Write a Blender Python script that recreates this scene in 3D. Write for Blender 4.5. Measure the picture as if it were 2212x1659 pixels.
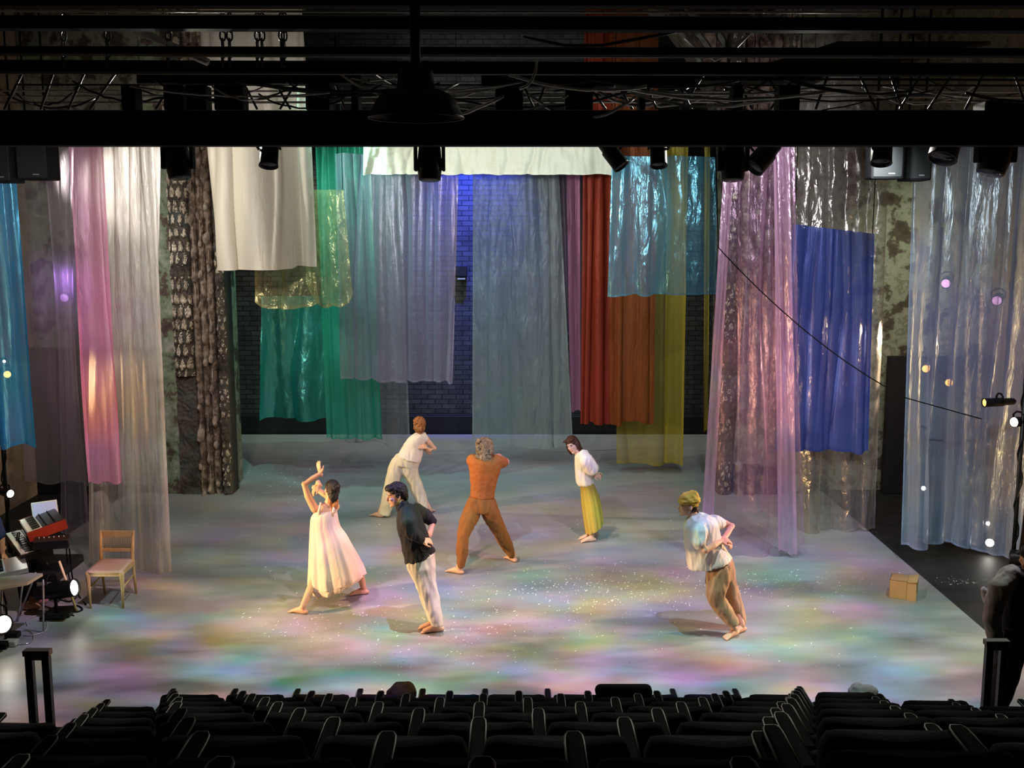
import bpy, math, random
from mathutils import Vector, Matrix, noise as mn, Quaternion
PI = math.pi
R = math.radians
for o in list(bpy.data.objects): bpy.data.objects.remove(o)
sc = bpy.context.scene
col = sc.collection

# ------------------------------------------------------------ camera
FPX, CX, CY, PITCH, HC = 2300.0, 1106.0, 829.5, math.atan(339.5/2300.0), 4.4
cp, sp = math.cos(PITCH), math.sin(PITCH)
cd = bpy.data.cameras.new('camera'); cam = bpy.data.objects.new('camera', cd); col.objects.link(cam)
cam.location = (0, 0, HC); cam.rotation_euler = (PI/2 - PITCH, 0, 0)
cd.sensor_fit = 'HORIZONTAL'; cd.sensor_width = 36.0; cd.lens = FPX/2212.0*36.0
cd.clip_start = 0.05; cd.clip_end = 200
sc.camera = cam
def ray(px, py):
    u = (px-CX)/FPX; v = (py-CY)/FPX
    return Vector((u, cp - v*sp, -sp - v*cp))
def at(px, py, Y):
    d = ray(px, py); t = Y/d.y
    return Vector((d.x*t, Y, HC + d.z*t))
def G(px, py, z=0.0):
    d = ray(px, py); t = (z-HC)/d.z
    return Vector((d.x*t, d.y*t, z))
def mpp(Y, py=900):
    return at(CX+1, py, Y).x
# ------------------------------------------------------------ world, exposure, stage lamps and added fills
w = bpy.data.worlds.new('World'); sc.world = w; w.use_nodes = True
w.node_tree.nodes['Background'].inputs[0].default_value = (0.5, 0.55, 0.6, 1)
w.node_tree.nodes['Background'].inputs[1].default_value = 0.010
sc.view_settings.view_transform = 'Standard'; sc.view_settings.look = 'None'
sc.view_settings.gamma = 1.0; sc.view_settings.use_curve_mapping = False
sc.view_settings.exposure = 0.0
sc.cycles.transparent_max_bounces = 20
sc.cycles.max_bounces = 6; sc.cycles.diffuse_bounces = 3; sc.cycles.glossy_bounces = 2
sc.cycles.transmission_bounces = 4
sc.cycles.sample_clamp_indirect = 4.0

def spot(name, loc, target, power, color, angle=60, blend=0.6, radius=0.06):
    L = bpy.data.lights.new(name, 'SPOT'); L.energy = power; L.color = color
    L.spot_size = R(angle); L.spot_blend = blend; L.shadow_soft_size = radius
    o = bpy.data.objects.new(name, L); col.objects.link(o); o.location = loc
    o.rotation_euler = (Vector(target)-Vector(loc)).to_track_quat('-Z', 'Y').to_euler()
    return o
def gobo(o, scale, seed, stops, strength=1.0, stretch=(1, 1), contrast=1.7):
    """coloured patterned glass in the lamp's gate"""
    L = o.data; L.use_nodes = True; nt = L.node_tree; n = nt.nodes; l = nt.links
    em = n['Emission']
    tc = n.new('ShaderNodeTexCoord'); sep = n.new('ShaderNodeSeparateXYZ'); l.new(tc.outputs['Normal'], sep.inputs[0])
    dx = n.new('ShaderNodeMath'); dx.operation = 'DIVIDE'; l.new(sep.outputs[0], dx.inputs[0]); l.new(sep.outputs[2], dx.inputs[1])
    dy = n.new('ShaderNodeMath'); dy.operation = 'DIVIDE'; l.new(sep.outputs[1], dy.inputs[0]); l.new(sep.outputs[2], dy.inputs[1])
    cmb = n.new('ShaderNodeCombineXYZ'); l.new(dx.outputs[0], cmb.inputs[0]); l.new(dy.outputs[0], cmb.inputs[1])
    mp = n.new('ShaderNodeMapping'); l.new(cmb.outputs[0], mp.inputs[0])
    mp.inputs['Scale'].default_value = (stretch[0], stretch[1], 1); mp.inputs['Location'].default_value = (seed, seed*0.7, seed*1.3)
    no = n.new('ShaderNodeTexNoise'); no.inputs['Scale'].default_value = scale; no.inputs['Detail'].default_value = 2.5
    no.inputs['Distortion'].default_value = 0.8; l.new(mp.outputs[0], no.inputs['Vector'])
    no.inputs['Distortion'].default_value = 0.25; no.inputs['Detail'].default_value = 1.6
    cr = n.new('ShaderNodeVectorMath'); cr.operation = 'MULTIPLY_ADD'; l.new(no.outputs['Color'], cr.inputs[0])
    kk = (contrast, contrast*.5, contrast*1.05); cr.inputs[1].default_value = kk; cr.inputs[2].default_value = tuple(c-.5*k for c, k in zip(stops, kk))
    mx_ = n.new('ShaderNodeVectorMath'); mx_.operation = 'MAXIMUM'; l.new(cr.outputs[0], mx_.inputs[0]); mx_.inputs[1].default_value = (.06,.06,.06); cr = mx_
    no2 = n.new('ShaderNodeTexNoise'); no2.inputs['Scale'].default_value = scale*0.75; no2.inputs['Detail'].default_value = 3
    mp2 = n.new('ShaderNodeMapping'); l.new(cmb.outputs[0], mp2.inputs[0]); mp2.inputs['Location'].default_value = (seed+9, 3, 1)
    mp2.inputs['Scale'].default_value = (stretch[0]*.8, stretch[1]*1.7, 1)
    l.new(mp2.outputs[0], no2.inputs['Vector'])
    mr = n.new('ShaderNodeMapRange'); l.new(no2.outputs['Fac'], mr.inputs[0])
    mr.inputs[1].default_value = 0.32; mr.inputs[2].default_value = 0.7; mr.inputs[3].default_value = 0.22*strength; mr.inputs[4].default_value = 2.5*strength
    l.new(cr.outputs[0], em.inputs[0]); l.new(mr.outputs[0], em.inputs[1])
PAL = (.64,.60,.68)
PAL2 = (.64,.60,.60)
PAL3 = (.60,.70,.65)
# pattern projectors: the four moving heads under the border, then more upstage
for i, (x, tx, ty, e, pal, scl) in enumerate(((-3.15, -3.6, 12.2, 330, PAL2, 4.2), (-.78, -.7, 11.4, 520, PAL, 5.6), (2.06, 1.9, 11.6, 450, PAL, 5.0), (4.5, 4.2, 11.2, 500, PAL3, 3.2))):
    g = spot('moving_head_beam', (x, 10.05, 4.45), (tx, ty, 0), e, (1,1,1), 112, .7, .02); gobo(g, scl, 3.1+i*4.7, pal, 1.0, contrast=(1.6,3.0,2.7,1.1)[i])
g = spot('projector_pattern_middle', (-0.6, 12.8, 6.6), (-0.4, 15.0, 0), 470, (1,1,1), 84, .6, .02); gobo(g, 4.5, 8.7, PAL2, .9)
spot('projector_back_teal', (-3.0, 16.2, 6.6), (-2.4, 20.4, 0), 760, (.40,.95,.8), 84, .8, .1)
spot('projector_back_grey', (3.0, 16.2, 6.6), (2.0, 19.6, 0), 260, (.8,.95,1), 84, .8, .1)
# warm low side lights
spot('side_light_left_low', (-6.3, 10.8, 1.3), (1.0, 12.0, 1.0), 2100, (1,.62,.28), 46, .6, .06)
spot('side_light_left_high', (-6.6, 13.4, 2.8), (0.6, 14.8, .9), 2300, (1,.68,.34), 46, .6, .06)
spot('side_light_right_low', (6.6, 12.2, 1.3), (-1.0, 11.2, 1.0), 1300, (1,.60,.36), 46, .6, .06)
spot('side_light_right_high', (6.6, 15.2, 2.8), (-1.0, 14.6, .9), 800, (1,.74,.48), 50, .6, .06)
# unseen fills added upstage of the border to brighten the curtains
spot('front_fill_left', (-3.6, 11.4, 5.2), (-3.6, 17.0, 3.6), 400, (1,.95,.88), 96, .7, .1)
spot('front_fill_right', (3.8, 11.4, 5.2), (3.8, 16.5, 3.6), 400, (.95,.93,1), 96, .7, .1)
spot('downstage_fill_left', (-3.8, 9.7, 4.8), (-6.4, 13.4, 3.0), 210, (1,.95,.92), 80, .7, .1)
spot('downstage_fill_right', (3.8, 9.7, 4.8), (6.2, 13.6, 2.8), 240, (.85,.92,1), 80, .7, .1)
spot('centre_fill', (0.2, 12.2, 5.1), (0.2, 19.5, 3.9), 620, (.92,.97,1), 66, .7, .1)
spot('brick_fill', (-0.5, 20.2, 6.8), (-0.5, 22.6, 2.6), 420, (.95,1,.88), 84, .8, .1)  # unseen fills added because the brick came out too dark
spot('brick_fill_left', (-3.6, 19.9, 6.8), (-3.6, 22.6, 2.6), 480, (.95,1,.85), 80, .8, .1)
spot('brick_fill_right', (3.0, 20.7, 6.8), (3.2, 22.6, 2.6), 360, (.95,1,.88), 80, .8, .1)
spot('valance_light', (0, 14.6, 6.6), (0, 17.0, 5.7), 95, (1,1,.80), 100, .7, .1)
spot('white_cloth_fill', (-6.2, 13.4, 5.2), (-3.9, 16, 4.6), 900, (1,.92,.76), 50, .6, .1)  # unseen raking light added to bring out the cotton's folds
spot('blue_wall_light', (-0.7, 20.9, 6.9), (-0.75, 22.6, 4.7), 4500, (.01,.05,1), 66, .9, .05)
spot('orange_shin_left', (-5.2, 9.9, 1.6), (-5.0, 13.3, 2.3), 130, (1,.40,.06), 24, .9, .05)
spot('pink_wash_left', (-4.0, 10.2, 4.6), (-5.3, 13.3, 3.2), 170, (1,.35,.8), 28, 1, .05)
spot('pink_wash_right', (2.4, 10.2, 4.6), (3.9, 13.9, 2.6), 230, (1,.3,.8), 30, 1, .05)
spot('orange_wash_right', (2.6, 10.2, 1.2), (3.9, 13.9, 2.3), 80, (1,.36,.08), 20, 1, .05)
spot('orange_wall_right', (6.9, 12.6, .4), (8.0, 13.6, 1.3), 160, (1,.62,.3), 130, 1, .1)
spot('violet_right_curtain', (5.0, 11.2, 4.6), (6.0, 13.6, 2.6), 150, (.35,.3,1), 45, 1, .05)
spot('rig_fill_left', (-3.4, 11.6, 5.75), (-3.4, 8.4, 6.6), 420, (1,.97,.85), 150, .6, .05)  # unseen spots added to bring up the pipes and cables
spot('rig_fill_right', (3.2, 11.8, 5.75), (3.2, 8.4, 6.6), 420, (1,.97,.85), 150, .6, .05)
spot('side_wall_wash_left', (-5.4, 14.9, 4.6), (-6.8, 17.4, 3.4), 160, (.9,.9,.95), 120, 1, .1)
spot('side_wall_wash_right', (5.9, 15.6, 4.6), (7.0, 17.4, 3.6), 160, (.95,1,.8), 120, 1, .1)

# ------------------------------------------------------------ materials
MATS = {}
def P(name, color, rough=.6, metal=0., spec=.3, emis=None, es=0., sheen=0.):
    m = bpy.data.materials.new(name); m.use_nodes = True; b = m.node_tree.nodes['Principled BSDF']
    b.inputs['Base Color'].default_value = (*color, 1); b.inputs['Roughness'].default_value = rough
    b.inputs['Metallic'].default_value = metal; b.inputs['Specular IOR Level'].default_value = spec
    if sheen: b.inputs['Sheen Weight'].default_value = sheen
    if emis: b.inputs['Emission Color'].default_value = (*emis, 1); b.inputs['Emission Strength'].default_value = es
    MATS[name] = m; return m
def mottled(name, cols, scale=6, rough=.8, bump=.3, bscale=None, stretch=(1,1,1), detail=6, pos=None, metal=0., spec=.3, coord='Object'):
    m = P(name, cols[0], rough, metal, spec); nt = m.node_tree; n = nt.nodes; l = nt.links; b = n['Principled BSDF']
    tc = n.new('ShaderNodeTexCoord'); mp = n.new('ShaderNodeMapping'); l.new(tc.outputs[coord], mp.inputs[0]); mp.inputs['Scale'].default_value = stretch
    no = n.new('ShaderNodeTexNoise'); no.inputs['Scale'].default_value = scale; no.inputs['Detail'].default_value = detail; no.inputs['Roughness'].default_value = .62
    l.new(mp.outputs[0], no.inputs['Vector'])
    cr = n.new('ShaderNodeValToRGB'); l.new(no.outputs['Fac'], cr.inputs[0]); e = cr.color_ramp.elements
    while len(e) > 1: e.remove(e[0])
    for i, c in enumerate(cols):
        p = pos[i] if pos else .3+.4*i/max(1, len(cols)-1)
        el = e[0] if i == 0 else e.new(p)
        el.position = p; el.color = (*c, 1)
    l.new(cr.outputs[0], b.inputs['Base Color'])
    if bump:
        n2 = n.new('ShaderNodeTexNoise'); n2.inputs['Scale'].default_value = bscale or scale*3; n2.inputs['Detail'].default_value = 5
        l.new(mp.outputs[0], n2.inputs['Vector'])
        bp = n.new('ShaderNodeBump'); bp.inputs['Strength'].default_value = bump; bp.inputs['Distance'].default_value = .02
        l.new(n2.outputs['Fac'], bp.inputs['Height']); l.new(bp.outputs[0], b.inputs['Normal'])
    return m
def fabric(name, color, alpha, shine=.15, rough=.4, trans=.5, tint=None, crinkle=.3, cscale=(14,14,2.5), fac_pow=.55, mott=0.):
    """woven cloth: share of threads against open weave, more threads along the line of sight where the cloth turns away"""
    m = bpy.data.materials.new(name); m.use_nodes = True; nt = m.node_tree; n = nt.nodes; l = nt.links
    n.remove(n['Principled BSDF']); out = n['Material Output']
    tc = n.new('ShaderNodeTexCoord'); mp = n.new('ShaderNodeMapping'); l.new(tc.outputs['Object'], mp.inputs[0]); mp.inputs['Scale'].default_value = cscale
    no = n.new('ShaderNodeTexNoise'); no.inputs['Scale'].default_value = 1; no.inputs['Detail'].default_value = 4; no.inputs['Distortion'].default_value = .6
    l.new(mp.outputs[0], no.inputs['Vector'])
    bp = n.new('ShaderNodeBump'); bp.inputs['Strength'].default_value = crinkle; bp.inputs['Distance'].default_value = .05
    l.new(no.outputs['Fac'], bp.inputs['Height'])
    d = n.new('ShaderNodeBsdfDiffuse'); d.inputs[0].default_value = (*color, 1); l.new(bp.outputs[0], d.inputs['Normal'])
    t = n.new('ShaderNodeBsdfTranslucent'); t.inputs[0].default_value = (*color, 1); l.new(bp.outputs[0], t.inputs['Normal'])
    mx = n.new('ShaderNodeMixShader'); mx.inputs[0].default_value = trans; l.new(d.outputs[0], mx.inputs[1]); l.new(t.outputs[0], mx.inputs[2])
    g = n.new('ShaderNodeBsdfGlossy'); g.inputs['Roughness'].default_value = rough
    gc = [min(1, .12+1.5*c) for c in color]; g.inputs[0].default_value = (*gc, 1); l.new(bp.outputs[0], g.inputs['Normal'])
    m2 = n.new('ShaderNodeMixShader'); m2.inputs[0].default_value = shine; l.new(mx.outputs[0], m2.inputs[1]); l.new(g.outputs[0], m2.inputs[2])
    if alpha >= .999:
        l.new(m2.outputs[0], out.inputs[0]); MATS[name] = m; return m
    tr = n.new('ShaderNodeBsdfTransparent'); tr.inputs[0].default_value = (*(tint or (1,1,1)), 1)
    # thread cover seen at an angle: 1-(1-a)^(1/cos)
    lw = n.new('ShaderNodeLayerWeight'); lw.inputs['Blend'].default_value = .5
    cosn = n.new('ShaderNodeMath'); cosn.operation = 'SUBTRACT'; cosn.inputs[0].default_value = 1.02; l.new(lw.outputs['Facing'], cosn.inputs[1])
    pw0 = n.new('ShaderNodeMath'); pw0.operation = 'POWER'; l.new(cosn.outputs[0], pw0.inputs[0]); pw0.inputs[1].default_value = -fac_pow*1.8
    pw = n.new('ShaderNodeMath'); pw.operation = 'POWER'; pw.inputs[0].default_value = 1-alpha; l.new(pw0.outputs[0], pw.inputs[1])
    if mott:
        ml = n.new('ShaderNodeMath'); ml.operation = 'MULTIPLY_ADD'; l.new(no.outputs['Fac'], ml.inputs[0]); ml.inputs[1].default_value = -mott; ml.inputs[2].default_value = 1+mott*.5
        m9 = n.new('ShaderNodeMath'); m9.operation = 'MULTIPLY'; m9.use_clamp = True; l.new(pw.outputs[0], m9.inputs[0]); l.new(ml.outputs[0], m9.inputs[1]); pw = m9
    m3 = n.new('ShaderNodeMixShader'); l.new(pw.outputs[0], m3.inputs[0]); l.new(m2.outputs[0], m3.inputs[1]); l.new(tr.outputs[0], m3.inputs[2])
    l.new(m3.outputs[0], out.inputs[0]); MATS[name] = m; return m

P('black', (.004,.004,.004), .7, spec=.12); P('black_metal', (.012,.012,.012), .4, .3); P('dark_metal', (.03,.03,.032), .45, .5)
P('grey_metal', (.5,.5,.48), .45, .4); P('pipe', (.42,.42,.40), .4, .4); P('silver', (.6,.6,.58), .3, .8)
P('speaker_body', (.006,.007,.007), .85, spec=.1); P('seat_cloth', (.005,.005,.006), .9, spec=.08); P('rim', (.22,.21,.19), .45, .5)
P('lens_white', (1,1,1), .3, emis=(1,.95,.85), es=28); P('lens_warm', (1,.8,.5), .3, emis=(1,.42,.06), es=2.6)
P('lens_gold', (1,.8,.5), .3, emis=(1,.62,.15), es=4); P('lens_pink', (1,.6,1), .3, emis=(1,.5,.95), es=1.1); P('glass_dark', (.02,.02,.025), .1)
P('key_white', (.75,.75,.72), .4); P('key_black', (.01,.01,.01), .35); P('red_panel', (.3,.03,.015), .5); P('screen', (.3,.3,.5), .3, emis=(.5,.5,.85), es=.35)
mottled('wood_chair', [(.55,.36,.14),(.7,.48,.2)], 3, .45, .05, stretch=(12,12,1.5)); P('seat_leather', (.62,.45,.3), .5); P('cord', (.4,.3,.14), .7)
mottled('cardboard', [(.46,.29,.14),(.54,.35,.18)], 5, .8, .05); P('cardboard_in', (.2,.13,.07), .8); P('table_top', (.5,.4,.28), .6)
mottled('marley', [(.27,.27,.265),(.33,.33,.325)], 2.2, .42, .02, detail=8, stretch=(.6,2.2,1), spec=.35)
mottled('black_floor', [(.016,.015,.013),(.03,.028,.024)], 3, .55, .04)
mottled('plaster', [(.03,.022,.016),(.07,.055,.038),(.18,.19,.13),(.24,.24,.18),(.12,.13,.08),(.34,.31,.25)], 2.3, .9, .8, bscale=9, detail=12, pos=[.30,.44,.47,.54,.58,.66])
mottled('plaster_green', [(.05,.035,.025),(.09,.06,.045),(.13,.16,.09),(.2,.23,.15),(.3,.29,.23)], 3.0, .9, 1.0, bscale=12, detail=12, pos=[.33,.45,.47,.56,.64])
mottled('masonry', [(.02,.014,.01),(.10,.065,.045),(.22,.155,.11),(.40,.31,.24)], 7, .95, 1.0, bscale=25, detail=10, pos=[.3,.46,.56,.72])
mottled('carved', [(.03,.024,.018),(.08,.06,.042),(.05,.055,.045)], 3.5, .7, .6, bscale=40, detail=8, pos=[.36,.5,.62]); mottled('carved_leaf_lit', [(.22,.16,.10),(.5,.42,.3),(.62,.55,.43)], 4, .55, .4, bscale=30, detail=6, pos=[.36,.5,.62])  # dark ground, pale leaves: the relief's light and shade put into colour
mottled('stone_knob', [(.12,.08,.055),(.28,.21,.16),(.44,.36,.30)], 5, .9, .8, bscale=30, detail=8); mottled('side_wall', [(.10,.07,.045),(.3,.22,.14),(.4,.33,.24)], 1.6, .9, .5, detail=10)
# painted brick
m = P('brick', (.05,.05,.05), .6, spec=.4); nt = m.node_tree; n = nt.nodes; l = nt.links
tc = n.new('ShaderNodeTexCoord'); mp = n.new('ShaderNodeMapping'); l.new(tc.outputs['Object'], mp.inputs[0]); mp.inputs['Rotation'].default_value = (PI/2, 0, 0)
br = n.new('ShaderNodeTexBrick'); l.new(mp.outputs[0], br.inputs[0]); br.inputs['Scale'].default_value = 1.0
br.inputs['Brick Width'].default_value = .30; br.inputs['Row Height'].default_value = .105; br.inputs['Mortar Size'].default_value = .010; br.inputs['Mortar Smooth'].default_value = .4
br.inputs['Color1'].default_value = (.075,.075,.07,1); br.inputs['Color2'].default_value = (.045,.045,.045,1); br.inputs['Mortar'].default_value = (.012,.012,.012,1)
no = n.new('ShaderNodeTexNoise'); no.inputs['Scale'].default_value = 5; no.inputs['Detail'].default_value = 8; l.new(tc.outputs['Object'], no.inputs['Vector'])
mxx = n.new('ShaderNodeMixRGB'); mxx.blend_type = 'MULTIPLY'; mxx.inputs[0].default_value = .8; l.new(br.outputs[0], mxx.inputs[1]); l.new(no.outputs['Fac'], mxx.inputs[2])
l.new(mxx.outputs[0], n['Principled BSDF'].inputs['Base Color'])
ad = n.new('ShaderNodeMath'); ad.operation = 'MULTIPLY_ADD'; l.new(no.outputs['Fac'], ad.inputs[0]); ad.inputs[1].default_value = .5
iv = n.new('ShaderNodeMath'); iv.operation = 'SUBTRACT'; iv.inputs[0].default_value = 1; l.new(br.outputs['Fac'], iv.inputs[1]); l.new(iv.outputs[0], ad.inputs[2])
bp = n.new('ShaderNodeBump'); bp.inputs['Strength'].default_value = 1; bp.inputs['Distance'].default_value = .03; l.new(ad.outputs[0], bp.inputs['Height']); l.new(bp.outputs[0], n['Principled BSDF'].inputs['Normal'])
P('wall_black', (.008,.008,.009), .6); P('panel_grey', (.09,.085,.08), .7)

def skin(name, c):
    m = P(name, c, .5, spec=.35); b = m.node_tree.nodes['Principled BSDF']
    b.inputs['Subsurface Weight'].default_value = .12; b.inputs['Subsurface Radius'].default_value = (.02,.008,.004); b.inputs['Subsurface Scale'].default_value = .5
    return m
skin('skin_light', (.68,.39,.26)); skin('skin_warm', (.64,.36,.21)); skin('skin_fair', (.70,.45,.31))
def cloth(name, c, scale=11, bump=.75): return mottled(name, [tuple(x*.86 for x in c), c], 4, .85, bump, bscale=scale, stretch=(1,1,.4))
cloth('cl_pink', (.78,.58,.46)); cloth('cl_white', (.82,.78,.7)); cloth('cl_offwhite', (.66,.62,.52)); cloth('cl_cream', (.74,.70,.52))
cloth('cl_navy', (.018,.017,.024)); cloth('cl_rust', (.29,.095,.02)); cloth('cl_brown', (.22,.085,.02)); cloth('cl_olive', (.42,.32,.06)); cloth('cl_tan', (.42,.26,.15)); cloth('cl_mustard', (.66,.40,.05))
cloth('cl_grey', (.30,.29,.28)); cloth('cl_black', (.008,.008,.008)); cloth('cl_blue', (.02,.03,.1))
for nm, c1, c2 in (('hair_black',(.008,.006,.005),(.02,.016,.012)),('hair_brown',(.03,.012,.007),(.07,.03,.015)),('hair_ginger',(.16,.05,.015),(.42,.2,.08)),('hair_dirty',(.09,.055,.03),(.26,.18,.11)),('hair_tip',(.3,.1,.03),(.5,.2,.06))):
    mottled(nm, [c1, c2], 30, .45, .8, bscale=60, stretch=(1,1,.3))
P('lips', (.5,.16,.13), .5); P('eye_white', (.7,.68,.65), .3); P('eye_dark', (.02,.012,.01), .2)

# ------------------------------------------------------------ mesh building
ORG = {}
class MB:
    def __init__(s): s.v = []; s.f = []; s.m = []
    def add(s, vs, fs, mi=0):
        k = len(s.v); s.v += [Vector(x) for x in vs]; s.f += [tuple(i+k for i in f) for f in fs]; s.m += [mi]*len(fs); return s
    def box(s, c, size, rot=None, mi=0):
        c = Vector(c); h = Vector(size)/2; M = rot or Matrix.Identity(3)
        vs = [c + M @ Vector((x*h.x, y*h.y, z*h.z)) for x in (-1,1) for y in (-1,1) for z in (-1,1)]
        return s.add(vs, [(0,1,3,2),(4,6,7,5),(0,4,5,1),(2,3,7,6),(0,2,6,4),(1,5,7,3)], mi)
    def rbox(s, c, size, r=.01, rot=None, mi=0, n=3):
        """box with rounded vertical profile edges in x-z, chamfered in y"""
        c = Vector(c); M = rot or Matrix.Identity(3); hx, hy, hz = size[0]/2, size[1]/2, size[2]/2; r = min(r, hx, hz)
        prof = []
        for (sx, sz, a0) in ((1,1,0),(-1,1,90),(-1,-1,180),(1,-1,270)):
            for i in range(n+1):
                a = R(a0+90*i/n); prof.append((sx*(hx-r)+r*math.cos(a), sz*(hz-r)+r*math.sin(a)))
        ch = min(r*.5, hy*.6); layers = [(-hy, ch), (-hy+ch, 0), (hy-ch, 0), (hy, ch)]; vs = []
        for y, ins in layers:
            for x, z in prof:
                kx = (hx-ins)/hx; kz = (hz-ins)/hz; vs.append(c + M @ Vector((x*kx, y, z*kz)))
        N = len(prof); fs = []
        for j in range(3):
            for i in range(N): fs.append((j*N+i, j*N+(i+1)%N, (j+1)*N+(i+1)%N, (j+1)*N+i))
        fs.append(tuple(range(N))[::-1]); fs.append(tuple(3*N+i for i in range(N)))
        return s.add(vs, fs, mi)
    def tube(s, pts, rad, n=8, cap=True, mi=0, closed=False):
        pts = [Vector(p) for p in pts]; k = len(pts); rad = rad if isinstance(rad, (list, tuple)) else [rad]*k
        vs = []; up = None
        for i, p in enumerate(pts):
            a = pts[(i-1) % k] if (closed or i > 0) else p; b = pts[(i+1) % k] if (closed or i < k-1) else p
            t = (b-a)
            t = t.normalized() if t.length > 1e-9 else Vector((0,0,1))
            if up is None: up = t.orthogonal().normalized()
            up = (up - t*up.dot(t)); up = up.normalized() if up.length > 1e-6 else t.orthogonal().normalized()
            sd = t.cross(up)
            for j in range(n):
                q = 2*PI*j/n; vs.append(p + (up*math.cos(q)+sd*math.sin(q))*rad[i])
        fs = []
        for i in range(k if closed else k-1):
            for j in range(n):
                fs.append((i*n+j, i*n+(j+1)%n, ((i+1)%k)*n+(j+1)%n, ((i+1)%k)*n+j))
        if cap and not closed: fs += [tuple(range(n))[::-1], tuple((k-1)*n+j for j in range(n))]
        return s.add(vs, fs, mi)
    def ell(s, c, r, rot=None, n=12, m=8, mi=0):
        c = Vector(c); M = rot or Matrix.Identity(3); r = Vector(r) if not isinstance(r, (int, float)) else Vector((r, r, r)); vs = []; fs = []
        for i in range(1, m):
            th = PI*i/m
            for j in range(n):
                ph = 2*PI*j/n; vs.append(c + M @ Vector((r.x*math.sin(th)*math.cos(ph), r.y*math.sin(th)*math.sin(ph), r.z*math.cos(th))))
        a = len(vs); vs.append(c + M @ Vector((0,0,r.z))); vs.append(c + M @ Vector((0,0,-r.z)))
        for i in range(m-2):
            for j in range(n): fs.append((i*n+j, (i+1)*n+j, (i+1)*n+(j+1)%n, i*n+(j+1)%n))
        for j in range(n):
            fs.append((a, j, (j+1)%n)); fs.append((a+1, (m-2)*n+(j+1)%n, (m-2)*n+j))
        return s.add(vs, fs, mi)
    def limb(s, pts, rad, n=12):
        s.tube(pts, rad, n)
        for p, r in zip(pts, rad): s.ell(p, r*.995, n=n)
        return s
    def lathe(s, c, axis, prof, n=20, mi=0, cap=True):
        """prof: (distance along axis, radius)"""
        c = Vector(c); axis = Vector(axis).normalized()
        return s.tube([c+axis*(d+1e-5*i) for i, (d, r) in enumerate(prof)], [r for d, r in prof], n, cap, mi) if False else s._lathe(c, axis, prof, n, mi, cap)
    def _lathe(s, c, ax, prof, n, mi, cap):
        u = ax.orthogonal().normalized(); w_ = ax.cross(u); vs = []
        for d, r in prof:
            for j in range(n):
                q = 2*PI*j/n; vs.append(c + ax*d + (u*math.cos(q)+w_*math.sin(q))*r)
        fs = []
        for i in range(len(prof)-1):
            for j in range(n): fs.append((i*n+j, i*n+(j+1)%n, (i+1)*n+(j+1)%n, (i+1)*n+j))
        if cap: fs += [tuple(range(n))[::-1], tuple((len(prof)-1)*n+j for j in range(n))]
        return s.add(vs, fs, mi)
    def loft(s, rings, n=32, pleat=0, npl=9, seed=0, cap=True, sup=1.0, sub=1, mi=0):
        """rings: (centre, half axis A, half axis B)"""
        if sub > 1:
            rr = []
            for i in range(len(rings)-1):
                for k in range(sub):
                    t = k/sub
                    p0 = rings[max(i-1,0)]; p1 = rings[i]; p2 = rings[i+1]; p3 = rings[min(i+2, len(rings)-1)]
                    rr.append(tuple(0.5*((2*p1[q]) + (p2[q]-p0[q])*t + (2*p0[q]-5*p1[q]+4*p2[q]-p3[q])*t*t + (3*p1[q]-p0[q]-3*p2[q]+p3[q])*t**3) for q in range(3)))
            rr.append(rings[-1]); rings = rr
        vs = []; K = len(rings)
        for i, (c, A, B) in enumerate(rings):
            t = i/(K-1)
            for j in range(n):
                q = 2*PI*j/n; k = 1.0
                if pleat:
                    k += pleat*(.15+.85*t)*(math.sin(npl*q+seed+1.3*math.sin(2*q+seed))+.45*math.sin((npl*1.7//1)*q+seed*2+t*1.5))*.7
                cx, sx = math.cos(q), math.sin(q)
                if sup != 1.0: cx = math.copysign(abs(cx)**sup, cx); sx = math.copysign(abs(sx)**sup, sx)
                vs.append(c + (A*cx + B*sx)*k)
        fs = []
        for i in range(K-1):
            for j in range(n): fs.append((i*n+j, i*n+(j+1)%n, (i+1)*n+(j+1)%n, (i+1)*n+j))
        if cap: fs += [tuple(range(n))[::-1], tuple((K-1)*n+j for j in range(n))]
        return s.add(vs, fs, mi)
    def build(s, name, mat, parent=None, smooth=True, origin=None, link=True):
        mats = mat if isinstance(mat, (list, tuple)) else [mat]
        if parent is not None: og = ORG[parent.name]
        elif origin is not None: og = Vector(origin)
        else:
            xs = [p.x for p in s.v]; ys = [p.y for p in s.v]; zs = [p.z for p in s.v]
            og = Vector(((min(xs)+max(xs))/2, (min(ys)+max(ys))/2, min(zs)))
        me = bpy.data.meshes.new(name); me.from_pydata([p-og for p in s.v], [], s.f); me.update()
        for mm in mats: me.materials.append(MATS[mm] if isinstance(mm, str) else mm)
        if len(mats) > 1: me.polygons.foreach_set('material_index', s.m)
        if smooth: me.polygons.foreach_set('use_smooth', [True]*len(me.polygons))
        o = bpy.data.objects.new(name, me); col.objects.link(o)
        if parent is not None: o.parent = parent
        else: o.location = og
        ORG[o.name] = og
        return o
def tag(o, label=None, cat=None, group=None, kind=None):
    if label: o['label'] = label
    if cat: o['category'] = cat
    if group: o['group'] = group
    if kind: o['kind'] = kind
    return o
def empty(name, loc, label=None, cat=None, group=None):
    o = bpy.data.objects.new(name, None); col.objects.link(o); o.location = loc; o.empty_display_size = .1
    ORG[o.name] = Vector(loc); return tag(o, label, cat, group)
def autosmooth(o, ang=35):
    me = o.data
    try: me.set_sharp_from_angle(angle=R(ang))
    except Exception: pass
    return o
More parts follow.
